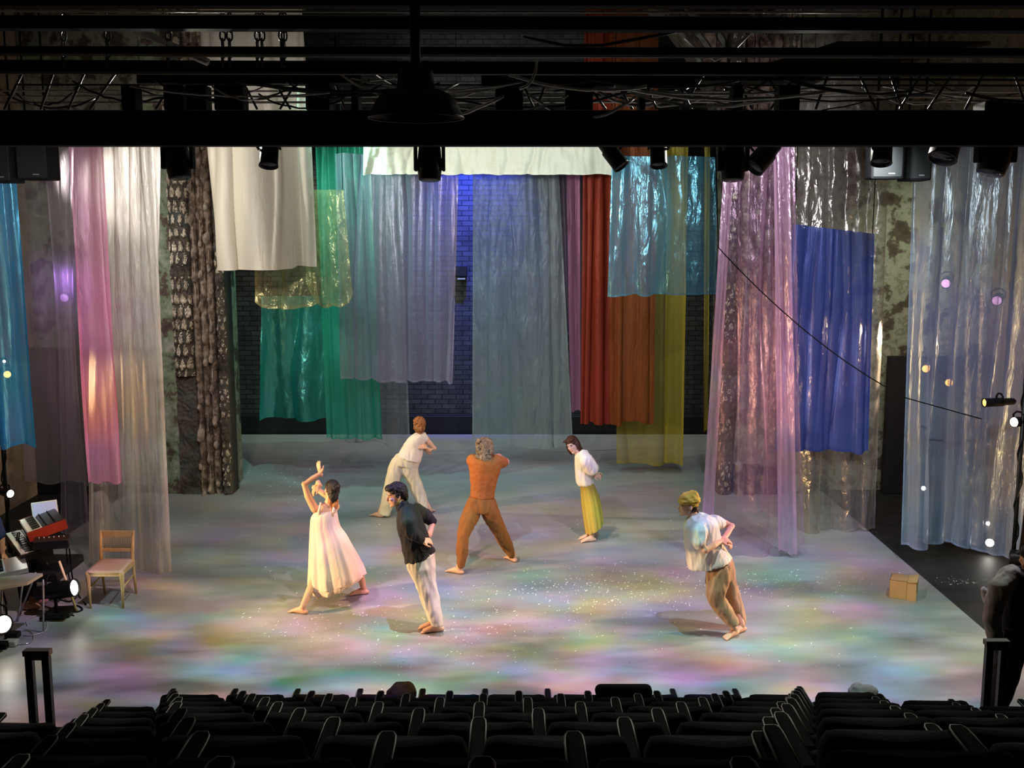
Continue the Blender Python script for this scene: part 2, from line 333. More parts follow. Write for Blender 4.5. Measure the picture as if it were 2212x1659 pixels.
def remesh(mb, vox, smooth_it=3, fac=.5, disp=None):
    me = bpy.data.meshes.new('tmp'); me.from_pydata(mb.v, [], mb.f); me.update()
    o = bpy.data.objects.new('tmp', me); col.objects.link(o)
    a = o.modifiers.new('r', 'REMESH'); a.mode = 'VOXEL'; a.voxel_size = vox; a.use_smooth_shade = True
    if smooth_it: b = o.modifiers.new('s', 'SMOOTH'); b.iterations = smooth_it; b.factor = fac
    dg = bpy.context.evaluated_depsgraph_get(); ev = o.evaluated_get(dg); r = bpy.data.meshes.new_from_object(ev)
    out = MB(); nv = [v.co.copy() for v in r.vertices]
    if disp:
        nn = [v.normal.copy() for v in r.vertices]
        nv = [p + q*disp(p, q) for p, q in zip(nv, nn)]
    out.v = nv; out.f = [tuple(p.vertices) for p in r.polygons]; out.m = [0]*len(out.f)
    bpy.data.objects.remove(o); bpy.data.meshes.remove(me); bpy.data.meshes.remove(r)
    return out
def struct(o): o['kind'] = 'structure'; return o
# ============================================================ the setting
MRX, MLX, BACKY, PY = 5.2, -6.4, 22.5, 17.5
struct(MB().box((0, 12, -.35), (20, 26, .68)).build('floor', 'black_floor', smooth=False))
mb = MB()
def slab(x0, x1, y0, y1, z0, z1): mb.box(((x0+x1)/2, (y0+y1)/2, (z0+z1)/2), (x1-x0, y1-y0, z1-z0))
slab(MLX, MRX, 10.93, 22.35, -.01, .012)
struct(mb.build('floor_stage_sheet', 'marley', smooth=False))
mb = MB(); slab(-8.2, 7.4, 8.9, 10.96, -.01, .0117); struct(mb.build('floor_stage_apron', 'marley', smooth=False))
struct(MB().box((0, BACKY+.3, 5), (16, .5, 10.2)).build('wall_back', 'brick', smooth=False))
struct(MB().rbox((0, BACKY-.02, .2), (15.9, .16, .4), .02).build('baseboard_back', 'wall_black', smooth=False))
struct(MB().box((0, 10, 10.2), (18, 27, .2)).build('ceiling', 'wall_black', smooth=False))
for sx, nm in ((-1, 'left'), (1, 'right')):
    struct(MB().box((sx*8.1, 9, 5), (.4, 27.5, 10.2)).build('wall_'+nm, 'side_wall' if sx > 0 else 'side_wall', smooth=False))
struct(MB().box((0, -1.6, 5), (16, .3, 10.2)).build('wall_behind', 'wall_black', smooth=False))
# stage-opening wall with arched top, thickness .7
xl, xr = at(520, 900, 18.25).x, at(1534, 900, 18.25).x
def arch_wall():
    o = MB(); y0, y1 = PY+.05, PY+.75; zs = 5.3; zt = 9.9; N = 28; cx = (xl+xr)/2; a = (xr-xl)/2; b = 3.6
    arc = [(cx - a*math.cos(PI*i/N), zs + b*math.sin(PI*i/N)) for i in range(N+1)]
    for side, x0, x1 in ((0, -7.9, xl), (1, xr, 7.9)):
        o.box(((x0+x1)/2, (y0+y1)/2, 2.65), (x1-x0, y1-y0, 5.3)); 
        o.box(((x0+x1)/2, (y0+y1)/2, (5.3+zt)/2), (x1-x0, y1-y0, zt-5.3))
    for i in range(N):
        (xa, za), (xb, zb) = arc[i], arc[i+1]
        vs = [(xa,y0,za),(xb,y0,zb),(xb,y0,zt),(xa,y0,zt),(xa,y1,za),(xb,y1,zb),(xb,y1,zt),(xa,y1,zt)]
        o.add(vs, [(0,1,2,3),(7,6,5,4),(0,4,5,1),(3,2,6,7)])
    return o
struct(arch_wall().build('wall_arch', 'plaster', smooth=False))
# arch ribs following the curve (broken mouldings)
for k, (off, rad) in enumerate(((.12,.07),(.36,.09),(.62,.1))):
    cx = (xl+xr)/2; a = (xr-xl)/2+off; b = 3.6+off; pts = []; rr = []
    for i in range(91):
        t = PI*i/90; pts.append((cx-a*math.cos(t), PY-.02, 5.3+b*math.sin(t))); rr.append(rad*(1+.35*mn.noise(Vector((i*.5, k*7, 0)))))
    struct(MB().tube(pts, rr, 10).build('trim_%d' % (k+1), 'carved' if k == 2 else 'masonry'))
# black masking walls low down beside the opening
for x0, x1, pyt in ((-7.9, at(345, 900, PY).x, 752), (at(1905, 900, PY).x, 7.9, 770)):
    zt = at(500, pyt, PY-.2).z
    struct(MB().box(((x0+x1)/2, PY-.16, zt/2), (x1-x0, .12, zt)).build('wall_masking', 'wall_black', smooth=False))

# ------------------------------------------------------------ weathered pillars of the old stage opening
def relief(x0, x1, z0, z1, y0, h, nu, nv, back=.35, mf=None):
    o = MB(); vs = []; fs = []
    for i in range(nv+1):
        z = z0+(z1-z0)*i/nv
        for j in range(nu+1):
            u = j/nu; x = x0+(x1-x0)*u; vs.append((x, y0-h(u, x, z), z))
    for i in range(nv):
        for j in range(nu):
            a = i*(nu+1)+j; fs.append((a, a+1, a+nu+2, a+nu+1))
    o.add(vs, fs)
    if mf: o.m = [mf((j+.5)/nu, x0, z0+(z1-z0)*(i+.5)/nv) for i in range(nv) for j in range(nu)]
    k = len(o.v); bb = [(x0,y0+back,z0),(x1,y0+back,z0),(x1,y0+back,z1),(x0,y0+back,z1)]
    A, B_, C_, D = 0, nu, nv*(nu+1)+nu, nv*(nu+1)
    o.add(bb, [(3,2,1,0)]); o.f += [tuple(list(range(A, B_+1))[::-1])+(k, k+1), tuple(range(D, C_+1))+(k+2, k+3),
        tuple(i*(nu+1) for i in range(nv+1))+(k+3, k), tuple(i*(nu+1)+nu for i in range(nv, -1, -1))+(k+1, k+2)]; o.m += [0]*4
    return o
def leaf(u, z, per, k):
    # rows of curled leaves: height on a half-round shaft
    u = u + .10*hn(u*2, z, 4, 3)/max(1, k/2); z = z+.05*hn(u*3, z, 6, 8); r = z/per; row = math.floor(r); fz = r-row; uu = u*k + (.5 if row % 2 else 0); fu = uu-math.floor(uu)-.5
    wdt = .46*math.sin(PI*min(1, fz*1.1))**.6 if fz < .91 else .05
    e = abs(fu)/max(wdt, .01)
    lf = max(0, 1-e*e)*(.35+.65*fz)
    return .085*lf*(1+.5*math.sin(fu*40)*math.sin(z*90)) - .03*(abs(fu) < .05)*lf + .014*math.sin(fu*26)*lf + .02*max(0, math.sin(fz*PI*2))
def hn(x, z, s, sd=0): return mn.noise(Vector((x*s, z*s, sd)))
def lump(x, z, cells, r0, amp):
    # scattered knobs of broken stone
    h = 0
    zc = round(z/cells); 
    for q in (zc-1, zc, zc+1):
        rx = mn.noise(Vector((q*3.7, 1.3, 2)))*.05; rz = q*cells + mn.noise(Vector((q*2.1, 5, 9)))*cells*.4; rr = r0*(.72+1.5*mn.noise(Vector((q*1.9, 8, 4))))
        d = math.hypot(x-rx, (z-rz)*.6)*(1+.45*mn.noise(Vector((x*11, z*9, q*3))))
        if rr > .02 and d < rr: h = max(h, amp*min(1, rr/r0)*(1-(d/rr)**2)**.8*(1+.5*mn.noise(Vector((x*14, z*14, q)))))
    return h
def pillar(px, label, flip=False):
    """px: image columns of plaster edge | shaft | ribs | gap | edge | end (left to right for the left pillar)"""
    X = [at(p, 900, 17.3).x for p in px]
    root = empty('stone_pillar', ((X[0]+X[-1])/2, 17.3, 0), label, 'pillar')
    if flip: X = X[::-1]
    def span(a, b): return (min(a, b), max(a, b))
    a, b = span(X[0], X[1])
    relief(a, b, 0, 9, 17.25, lambda u, x, z: .03*hn(x, z, 2.3)+.02*(hn(x, z, 7) > .1)+.012*hn(x, z, 22), 46, 330).build('plaster_face', 'plaster_green', root)
    a, b = span(X[1], X[2]); cz = 2.0
    relief(a, b, 0, 9, 17.25, lambda u, x, z: (.16*math.sqrt(max(0, 1-(2*u-1)**2))+leaf(u, z, .21, 3) if z > cz else .05+.05*hn(x, z, 5)+.02*hn(x, z, 20)), 64, 760, mf=lambda u, x, z: int(z > cz and leaf(u, z, .21, 3) + .035*hn(x, z, 9) > .042 and hn(x, z, 3.1, 5) > -.28)).build('carved_shaft', ['carved','carved_leaf_lit'], root)  # raised leaf faces paler than the recesses, relief shading held in the colour
    a, b = span(X[2], X[3]); w3 = (b-a)/3
    for k in range(3):
        x0 = a+w3*k; c = x0+w3/2
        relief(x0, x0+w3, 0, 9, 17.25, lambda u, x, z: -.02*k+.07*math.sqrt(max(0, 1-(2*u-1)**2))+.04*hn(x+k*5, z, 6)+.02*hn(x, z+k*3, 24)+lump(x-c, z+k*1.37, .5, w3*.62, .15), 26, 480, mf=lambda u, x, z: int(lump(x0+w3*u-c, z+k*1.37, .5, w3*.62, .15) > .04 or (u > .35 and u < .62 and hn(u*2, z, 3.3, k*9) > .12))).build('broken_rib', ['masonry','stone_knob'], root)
    a, b = span(X[3], X[4])
    relief(a, b, 0, 9, 17.25, lambda u, x, z: -.14+.01*hn(x, z, 9), 6, 60).build('dark_groove', 'masonry', root)
    a, b = span(X[4], X[5])
    relief(a, b, 0, 9, 17.25, lambda u, x, z: .03+.05*math.sqrt(max(0, 1-(2*u-1)**2))+leaf(u, z, .13, 1.5)*.5, 20, 520, .35, mf=lambda u, x, z: int(leaf(u, z, .13, 1.5)+.04*hn(x, z, 12) > .055 and hn(x, z, 2) > 0)).build('edge_moulding', ['carved','carved_leaf_lit'], root)
    return root
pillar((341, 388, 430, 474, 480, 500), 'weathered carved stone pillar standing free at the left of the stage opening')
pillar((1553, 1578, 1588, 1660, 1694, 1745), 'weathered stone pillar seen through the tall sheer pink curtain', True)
# rubble plinths at pillar feet
def rock(name, c, r, mat, label, cat, seed=0):
    o = MB(); o.ell(c, r, n=40, m=24)
    for i, p in enumerate(o.v):
        q = mn.noise(p*3+Vector((seed, 0, 0)))*.3+mn.noise(p*9)*.1; d = p-Vector(c); o.v[i] = Vector(c)+d*(1+q)
        o.v[i].z = max(o.v[i].z, .0)
    return tag(o.build(name, mat), label, cat)
# electric box on the back wall
bx = at(997, 585, BACKY-.03)
t = empty('junction_box', bx, 'small black metal box high on the blue-lit brick back wall', 'box')
MB().rbox(bx+Vector((0,-.06,0)), (.24,.14,.22), .02).build('housing', 'black_metal', t, smooth=False); MB().box(bx+Vector((0,-.1,-.16)), (.16,.06,.03)).build('bracket', 'silver', t, smooth=False)

# white flecks of paper scattered over the stage sheet
random.seed(5); o = MB()
def fleck(px, py, big=1):
    p = G(px, py, .016); a = random.random()*PI; L = random.uniform(.004,.018)*big; W = random.uniform(.002,.005)*big
    d = Vector((math.cos(a), math.sin(a), random.uniform(-.1,.3)))*L; e = Vector((-math.sin(a), math.cos(a), .15))*W
    o.add([p-d-e, p+d-e*.3, p+d*.8+e, p-d*.6+e+Vector((0,0,.004))], [(0,1,2,3)])
for i in range(620): fleck(random.gauss(1330, 140), random.gauss(1268, 26))
for i in range(300): fleck(random.gauss(1700, 110), random.gauss(1262, 16))
for i in range(260): fleck(random.gauss(1010, 150), random.gauss(1355, 60))
for i in range(130): fleck(random.gauss(620, 40), random.gauss(1030, 30))
for i in range(120): fleck(random.gauss(700, 90), random.gauss(1345, 22))
for i in range(420): fleck(random.uniform(560, 1900), random.uniform(1120, 1440))
for i in range(60): fleck(random.gauss(2070, 30), random.gauss(1256, 5))
o.f = [f for f in o.f]; tag(o.build('paper_flecks', P('paper', (.9,.9,.86), .6), smooth=False), 'tiny white paper flecks scattered over the grey stage floor', 'confetti', kind='stuff')
# ============================================================ hanging cloths
fabric('f_blue', (.05,.40,.72), .66, .2, .35, .5); fabric('f_grey', (.40,.37,.38), .5, .06, .5, .5, mott=.3); fabric('f_pink', (.82,.36,.54), .62, .1, .4, .5, mott=.35)
fabric('f_lilac', (.5,.44,.55), .22, .1, .4, .5); fabric('f_white_sheer', (.76,.71,.64), .42, .1, .4, .5, crinkle=.8, mott=.5)
fabric('f_white', (.78,.72,.62), 1, .04, .5, .3, crinkle=.2); fabric('f_gold', (.50,.45,.20), .36, .3, .25, .4, crinkle=.9, cscale=(6,6,4))
fabric('f_green', (.05,.50,.34), .60, .22, .3, .5, crinkle=.15); fabric('f_teal', (.03,.38,.32), .74, .5, .28, .5, crinkle=.5, cscale=(7,7,3))
fabric('f_mauve', (.46,.40,.52), .36, .16, .3, .5, crinkle=.15); fabric('f_silver', (.42,.44,.44), .34, .22, .25, .5, crinkle=.9, cscale=(9,9,5))
fabric('f_bluegrey', (.36,.44,.44), .55, .08, .4, .5, crinkle=.9, cscale=(9,9,2)); fabric('f_plum', (.28,.2,.26), .62, .06, .4, .5)
fabric('f_rose', (.62,.26,.42), .75, .1, .4, .5); fabric('f_rust', (.30,.045,.022), .93, .06, .4, .45, crinkle=.6); fabric('f_orange', (.27,.075,.022), .86, .06, .4, .45, crinkle=.8, cscale=(14,14,2))
fabric('f_yellow', (.55,.47,.06), .48, .12, .35, .5); fabric('f_cyan', (.10,.46,.62), .46, .32, .25, .45, crinkle=.9, cscale=(6,6,2))
fabric('f_pinkfold', (.72,.45,.62), .4, .2, .3, .5, crinkle=.8, cscale=(8,8,3), mott=.3); fabric('f_pinksheer', (.62,.36,.54), .17, .22, .28, .5, crinkle=.8, cscale=(8,8,3), mott=.3); fabric('f_ultra', (.055,.09,.36), .82, .1, .35, .5, crinkle=.3)
fabric('f_foil', (.50,.46,.42), .30, .45, .2, .4, crinkle=1, cscale=(5,5,2.5), mott=.3); fabric('f_ice', (.45,.55,.74), .42, .2, .25, .5, crinkle=.4)
fabric('f_valance', (.80,.84,.68), 1, .03, .5, .3, crinkle=.5, cscale=(5,5,8))
NC = [0]
def curtain(label, mat, Y, tl, tr, bl, br, folds=8, amp=.05, seed=None, hem=.03, sag=.012, cords=False, group=None, nu=None, name='fabric_panel', gather=.0, narrow=0., Yb=None, dev=.6, crk=.006, rnd_hem=0.):
    NC[0] += 1; seed = NC[0]*3.17 if seed is None else seed
    Yb = Y if Yb is None else Yb
    TL, TR, BL, BR = at(*tl, Y), at(*tr, Y), at(*bl, Yb), at(*br, Yb)
    Wd = (TR-TL).length; Hh = (TL-BL).length; nu = nu or int(min(260, max(60, folds*18))); nv = int(min(110, max(24, Hh*16)))
    rnd = random.Random(int(seed*100)); NF = max(2, int(folds*1.6)); fo = []
    for i in range(NF):
        fo.append(((i+rnd.uniform(.1,.9))/NF, rnd.uniform(.16,.62)/NF*(2.0 if rnd.random() < .3 else 1), rnd.choice((1,1,-1))*rnd.uniform(.35,1.7), rnd.uniform(0, 99), rnd.uniform(.2, 1.)))
    def pos(u, v):
        t = TL.lerp(TR, u); b = BL.lerp(BR, u); k = (t-b)
        d = .5*amp*mn.noise(Vector((u*folds*.5, seed, v*.6)))*2; dx = 0
        for c, w_, a, sd, tap in fo:
            cc = c + dev*.55/folds*mn.noise(Vector((sd, v*1.4, seed)))*2 + (c-.5)*.05*v
            ww = w_*(1+.9*mn.noise(Vector((sd, 7, v*1.2))))
            e = (u-cc)/ww
            if -2.6 < e < 2.6:
                g = math.exp(-e*e)*a*amp*((1-tap) + tap*(v if sd > 40 else 1-v)*1.4)
                d += g; dx -= g*e*.55
        d *= (1-gather*(1-v)); d += crk*mn.noise(Vector((u*Wd*6, v*Hh*1.6, seed))) + crk*.6*mn.noise(Vector((u*Wd*15, v*Hh*5, seed)))
        p = t.lerp(b, v); p.y += d; p.x += dx*min(1, u*8, (1-u)*8)
        if narrow: p.x += narrow*math.sin(PI*v)*(0.5-u)*Wd
        p.z += v*v*(sag*Hh*mn.noise(Vector((u*3.3, seed, 4)))*1.0 + max(-.02, min(.02, d*.35)))
        if rnd_hem: p.z += rnd_hem*v**8*(abs(2*u-1)**5)
        return p
    o = MB(); vs = [pos(j/nu, i/nv) for i in range(nv+1) for j in range(nu+1)]
    fs = [(i*(nu+1)+j, i*(nu+1)+j+1, (i+1)*(nu+1)+j+1, (i+1)*(nu+1)+j) for i in range(nv) for j in range(nu)]
    o.add(vs, fs); ob = o.build(name, mat, origin=(TL+TR)/2); tag(ob, label, 'curtain', group)
    if hem:
        h = MB(); off = Vector((0, -.006, 0)); hv = hem/Hh; hu = hem/Wd*.7
        def strip(u0, u1, v0, v1, a, b):
            vs = [pos(u0+(u1-u0)*j/a, v0+(v1-v0)*i/b)+off for i in range(b+1) for j in range(a+1)]
            h.add(vs, [(i*(a+1)+j, i*(a+1)+j+1, (i+1)*(a+1)+j+1, (i+1)*(a+1)+j) for i in range(b) for j in range(a)])
        strip(0, 1, 1-hv, 1, nu, 1); strip(0, hu, 0, 1-hv, 1, nv); strip(1-hu, 1, 0, 1-hv, 1, nv)
        h.build('hem', mat, ob)
    if tl[1] == 250 or name == 'valance':
        MB().tube([TL+Vector((-.1,0,0)), TR+Vector((.1,0,0))], .02, 8).build('batten', 'black', ob)
    if cords:
        for u in (.02, .98):
            p = pos(u, 0); MB().tube([p, p+Vector((0, 0, 8.8-p.z))], .006, 6).build('hanging_cord', 'black', ob)
    return ob
T = -60   # image height the tall cloths start at, above the black border
# left group
curtain('bright blue sheer cloth hanging at the far left edge', 'f_blue', 12.2, (-101,250), (15,250), (-60,962), (75,967), 5, .06)
curtain('wide dull grey sheer cloth behind the blue and pink ones', 'f_grey', 14.6, (10,300), (345,300), (50,1045), (330,1046), 5, .05)
curtain('narrow transparent lilac gauze twisting down beside the musician gear', 'f_lilac', 14.2, (85,250), (160,250), (132,1150), (190,1158), 4, .05, narrow=.4)
curtain('long pink sheer cloth hanging between the grey and white gauzes', 'f_pink', 13.0, (144,250), (221,250), (192,1046), (262,1045), 3, .05)
curtain('crinkled white gauze reaching the floor behind the wooden chair', 'f_white_sheer', 13.25, (196,250), (328,250), (186,1225), (373,1234), 5, .08, seed=20.5)
# left of centre
curtain('opaque white cotton cloth hanging in front of the carved pillar', 'f_white', 16.2, (425,T), (655,T), (462,578), (681,579), 4, .34, sag=.006, gather=.2)
curtain('gold organza cloth hanging in two rounded lobes below the white cotton', 'f_gold', 17.0, (640,409), (742,410), (668,662), (764,664), 2.6, .06, hem=.05, cords=True, crk=.03, rnd_hem=.25)
curtain('darker gold organza cloth showing under the white cotton', 'f_gold', 16.65, (548,420), (652,420), (552,664), (690,668), 3.4, .06, hem=.05, cords=True, crk=.03, rnd_hem=.1)
curtain('satin teal cloth hanging lowest on the left over dark brick', 'f_teal', 18.9, (566,640), (742,640), (562,905), (740,905), 4, .14, crk=.022, cords=True)
curtain('long emerald green sheer cloth passing behind the gold organza', 'f_green', 18.5, (679,250), (796,250), (706,950), (826,950), 7, .05)
curtain('transparent grey foil sheer with crumpled hem behind the green one', 'f_silver', 18.75, (755,250), (860,250), (745,955), (886,970), 5, .06)
curtain('pleated mauve sheer cloth left of the blue strip of brick', 'f_mauve', 18.0, (724,332), (992,332), (736,818), (978,828), 9, .10, cords=True, sag=.02)
# valance
curtain('short white rumpled valance cloth across the top of the stage opening', 'f_valance', 16.9, (786,262), (1322,262), (785,377), (1322,377), 14, .03, hem=.02, name='valance', crk=.03)
# right of centre
curtain('crinkled blue grey sheer cloth hanging in the centre above the curly haired dancer', 'f_bluegrey', 19.2, (1022,250), (1201,250), (1020,964), (1238,966), 5, .06, crk=.02)
curtain('dusky plum sheer cloth just left of the pink strip', 'f_plum', 20.0, (1181,250), (1243,250), (1186,712), (1250,716), 4, .03)
curtain('narrow rose pink velvet cloth between plum and rust cloths', 'f_rose', 19.7, (1222,250), (1252,250), (1232,888), (1254,890), 2, .03)
curtain('deep plum narrow cloth hidden behind the rose strip', 'f_plum', 20.6, (1237,250), (1273,250), (1240,880), (1276,880), 2, .03)
curtain('dark rust red cloth with deep folds right of the rose strip', 'f_rust', 18.5, (1264,T), (1350,T), (1254,918), (1330,912), 5, .06)
curtain('rust orange cloth with fine wrinkles hanging beside the dark rust one', 'f_orange', 18.4, (1316,T), (1424,T), (1318,915), (1412,912), 5, .05)
curtain('mustard yellow transparent sheer cloth reaching almost to the floor', 'f_yellow', 18.8, (1330,250), (1485,250), (1332,1003), (1476,1004), 3, .04)
curtain('denser narrow yellow fold of cloth over the right of the mustard sheer', 'f_yellow', 18.65, (1442,250), (1488,250), (1434,1000), (1474,1004), 2, .04)
curtain('shiny turquoise organza cloth hanging highest on the right of centre', 'f_cyan', 16.0, (1322,338), (1550,338), (1312,638), (1552,639), 4.5, .09, crk=.022, cords=True, hem=.025, seed=41)
curtain('thin olive strip of cloth at the edge of the pink sheer curtain', 'f_yellow', 18.45, (1522,250), (1534,250), (1520,930), (1530,930), 1, .02)
# right group
curtain('very tall sheer pink curtain pooling on the stage beside the yellow hat dancer', 'f_pinksheer', 13.85, (1571,250), (1714,250), (1514,1206), (1740,1200), 4, .13, seed=62.3, crk=.015)
curtain('narrow doubled pink fold glowing orange inside the tall pink curtain', 'f_pinkfold', 13.7, (1671,250), (1703,250), (1682,1196), (1722,1202), 2, .05)
curtain('pale pink gathered edge at the left of the tall pink curtain', 'f_pinkfold', 13.75, (1570,250), (1589,250), (1514,1160), (1540,1165), 1.5, .04)
curtain('second pink sheer layer hanging inside the tall pink curtain', 'f_pinksheer', 14.3, (1597,250), (1708,250), (1592,1100), (1700,1120), 3, .12)
curtain('short grey transparent panel hanging behind the pink curtain', 'f_lilac', 15.5, (1612,628), (1742,628), (1584,1004), (1738,1008), 4, .03, cords=True)
curtain('ultramarine blue cloth hanging askew in front of the foil curtain', 'f_ultra', 14.75, (1712,484), (1890,505), (1674,974), (1876,978), 7, .05, cords=True, seed=11)
curtain('crinkled transparent foil curtain behind the ultramarine cloth', 'f_foil', 15.1, (1690,T), (1932,T), (1716,1150), (1892,1142), 5, .08, crk=.02)
curtain('wide icy blue sheer curtain hanging at the right side of the stage', 'f_ice', 13.5, (1984,250), (2291,250), (1948,1180), (2175,1196), 7, .12, seed=33)
curtain('clear grey sheer layer hanging behind the icy blue curtain', 'f_silver', 14.2, (2060,T), (2300,T), (2040,1160), (2190,1170), 5, .05)
# ============================================================ black border, pipes, cables and lamps overhead
bz0, bz1 = at(1100, 314, 9.4).z, at(1100, 238, 9.4).z
o = MB().rbox((0, 9.5, (bz0+bz1)/2), (15.6, .2, bz1-bz0), .01); tag(o.build('border_beam', 'black', smooth=False), 'deep black border beam crossing the whole width above the stage', 'beam')
def bar(py, th, Y, x0, x1, mat, label, shape='pipe', slope=0., name=None, group=None):
    a = at(x0, py, Y); b = at(x1, py+slope, Y); r = th/2*Y/FPX
    if shape == 'pipe': o = MB().tube([a, b], r, 10)
    else: o = MB(); o.box((a+b)/2, ((b-a).length, max(.12, r*1.2), 2*r), Matrix.Rotation(-math.atan2((b-a).z, (b-a).x), 3, 'Y'))
    return tag(o.build(name or ('rig_pipe' if shape == 'pipe' else 'rig_beam'), mat, smooth=shape == 'pipe'), label, 'pipe' if shape == 'pipe' else 'beam', group)
bar(4, 22, 7.6, -60, 2280, 'black', 'topmost black beam along the upper edge of the photo', 'box')
bar(24, 5, 8.2, -60, 1900, 'pipe', 'thin grey pipe just below the topmost beam', slope=3)
bar(32, 4, 8.6, 150, 1700, 'pipe', 'second thin grey pipe below the topmost beam', slope=6)
bar(42, 5, 8.9, 700, 1640, 'dark_metal', 'dull grey pipe touching the second beam from above')
bar(50, 26, 8.0, -60, 2280, 'black', 'second black beam from the top, above the gap with chains', 'box', slope=6)
bar(64, 4, 8.6, -60, 2280, 'pipe', 'thin grey pipe under the second beam at the chain gap', slope=6)
bar(110, 15, 8.4, -60, 2280, 'black', 'third black beam from the top, below the chain gap', 'box', slope=5)
bar(122, 3, 8.7, 330, 2280, 'pipe', 'hair thin grey pipe under the third beam', slope=3)
bar(136, 7, 9.0, 470, 1450, 'grey_metal', 'brightest grey pipe in the middle of the overhead rig', slope=6)
bar(144, 24, 8.9, -60, 2280, 'black', 'fourth black beam from the top, above the cable tangle', 'box', slope=8)
bar(159, 3, 8.9, -60, 2280, 'pipe', 'thin grey pipe under the fourth beam above the tangle', slope=3)
bar(170, 5, 9.3, 1480, 2280, 'black', 'short black pipe at the right of the tangle', slope=3)
bar(183, 4, 9.8, 40, 2280, 'dark_metal', 'upper rail of the lighting truss', slope=2)
bar(196, 4, 10.4, -60, 2280, 'grey_metal', 'middle pale rail of the lighting truss', slope=3)
bar(208, 4, 11.3, -60, 2280, 'grey_metal', 'low pale rail of the lighting truss', slope=2)
bar(222, 5, 12.2, -60, 2280, 'grey_metal', 'lowest pale rail right above the black border', slope=-3)
bar(172, 18, 9.6, 300, 780, 'black', 'black duct left of the bell lamp', 'box')
bar(176, 22, 9.6, 1040, 1500, 'black', 'black duct right of the bell lamp', 'box')
# lattice members of the truss
random.seed(7)
for i in range(34):
    x = -20 + i*67; Y = 9.75+random.random()*.3
    if 770 < x < 1000: continue
    dx = random.choice((-1, 1))*random.uniform(25, 60)
    a = at(x, 160, Y); b = at(x+dx, 236, Y)
    tag(MB().tube([a, b], .012, 6).build('truss_brace', 'black_metal'), 'slanting black brace of the lighting truss above the border', 'brace', 'truss braces over the border')
for i, (x, wd, Yv) in enumerate(((285, 26, 9.6), (380, 36, 9.6), (770, 14, 9.6), (500, 60, 9.7), (430, 40, 9.7), (690, 50, 9.7), (1590, 22, 9.6), (1250, 60, 9.7), (1100, 60, 9.75), (1385, 14, 9.7), (1700, 46, 9.7))):
    a = at(x-wd/2, 240, Yv); b = at(x+wd/2, 186, Yv)
    tag(MB().rbox((a+b)/2, (abs(b.x-a.x), .2, abs(b.z-a.z)), .01).build('rig_box', 'black', smooth=False), 'black dimmer box standing on the border beam among cables', 'box', 'black boxes on the border beam')
# cables slung through the rig
for i in range(46):
    x0 = random.uniform(-40, 2100); L = random.uniform(120, 460); y0 = random.uniform(160, 205); y1 = random.uniform(165, 215); sg = random.uniform(12, 48); Y = random.uniform(9.0, 10.8)
    pts = []
    for k in range(15):
        t = k/14; pts.append(at(x0+L*t, y0+(y1-y0)*t+sg*4*t*(1-t)*random.uniform(.92, 1.06), Y+.15*math.sin(t*5+i)))
    tag(MB().tube(pts, random.choice((.008, .011, .014)), 6).build('slung_cable', random.choice(('pipe', 'black_metal', 'grey_metal', 'black_metal'))), 'loose cable slung in a shallow curve through the truss above the border', 'cable', 'slung cables above the border')
for pts, lab in (([(1160,130),(1158,150),(1150,172),(1138,186),(1122,192)], 'single pale cable end hanging in a hook shape right of the bell lamp'),
                 ([(1480,82),(1510,110),(1545,130),(1580,112),(1620,72)], 'grey cable drooping in a wide V in the chain gap at right'),
                 ([(1130,80),(1220,98),(1300,98),(1400,80),(1475,66)], 'black cable sagging in front of the rust cloth in the chain gap'),
                 ([(280,62),(330,80),(390,108),(450,135)], 'thick grey pipe, arm like, slanting down at upper left')):
    q = [at(x, y, 8.75) for x, y in pts]; tag(MB().tube(q, .03 if 'arm' in lab else .012, 8).build('slanted_pipe' if 'arm' in lab else 'drooping_cable', 'grey_metal' if 'pale' in lab or 'arm' in lab or 'V' in lab else 'black'), lab, 'arm' if 'arm' in lab else 'cable')
for (x0, y0, x1, y1, lab) in ((1640, 150, 2140, 96, 'slanted grey ceiling panel behind the rig at upper right'), (1500, 182, 1800, 165, 'lower slanted grey ceiling panel behind the rig at right')):
    a = at(x0, y0, 13.0); b = at(x1, y1, 14.2)
    o = MB(); o.add([a, at(x0+260, y0, 12.9), b, at(x1-330, y1, 14.2), a+Vector((0,0,.04)), at(x0+260, y0, 12.9)+Vector((0,0,.04)), b+Vector((0,0,.04)), at(x1-330, y1, 14.2)+Vector((0,0,.04))],
        [(0,1,2,3),(7,6,5,4),(0,4,5,1),(1,5,6,2),(2,6,7,3),(3,7,4,0)])
    tag(o.build('ceiling_board', 'panel_grey', smooth=False), lab, 'board')
# chains
def chain(px, y0, y1, Y):
    o = MB(); a = at(px, y0, Y); b = at(px, y1, Y); L = .085; k = int((a-b).length/(L*.72))
    for i in range(k):
        c = a.lerp(b, i/k); ring = []
        for j in range(12):
            q = 2*PI*j/12; e = Vector((.022*math.cos(q), 0, L*.5*math.sin(q))) if i % 2 == 0 else Vector((0, .022*math.cos(q), L*.5*math.sin(q)))
            ring.append(c+e)
        o.tube(ring, .0075, 5, closed=True)
    return o
for i, px in enumerate((137, 232, 363, 481, 496, 556, 566, 608, 614)):
    tag(chain(px, 40, 150, 8.75).build('hoist_chain', 'black_metal'), 'black hoist chain hanging across the gap below the second beam', 'chain', 'hoist chains in the upper gap')
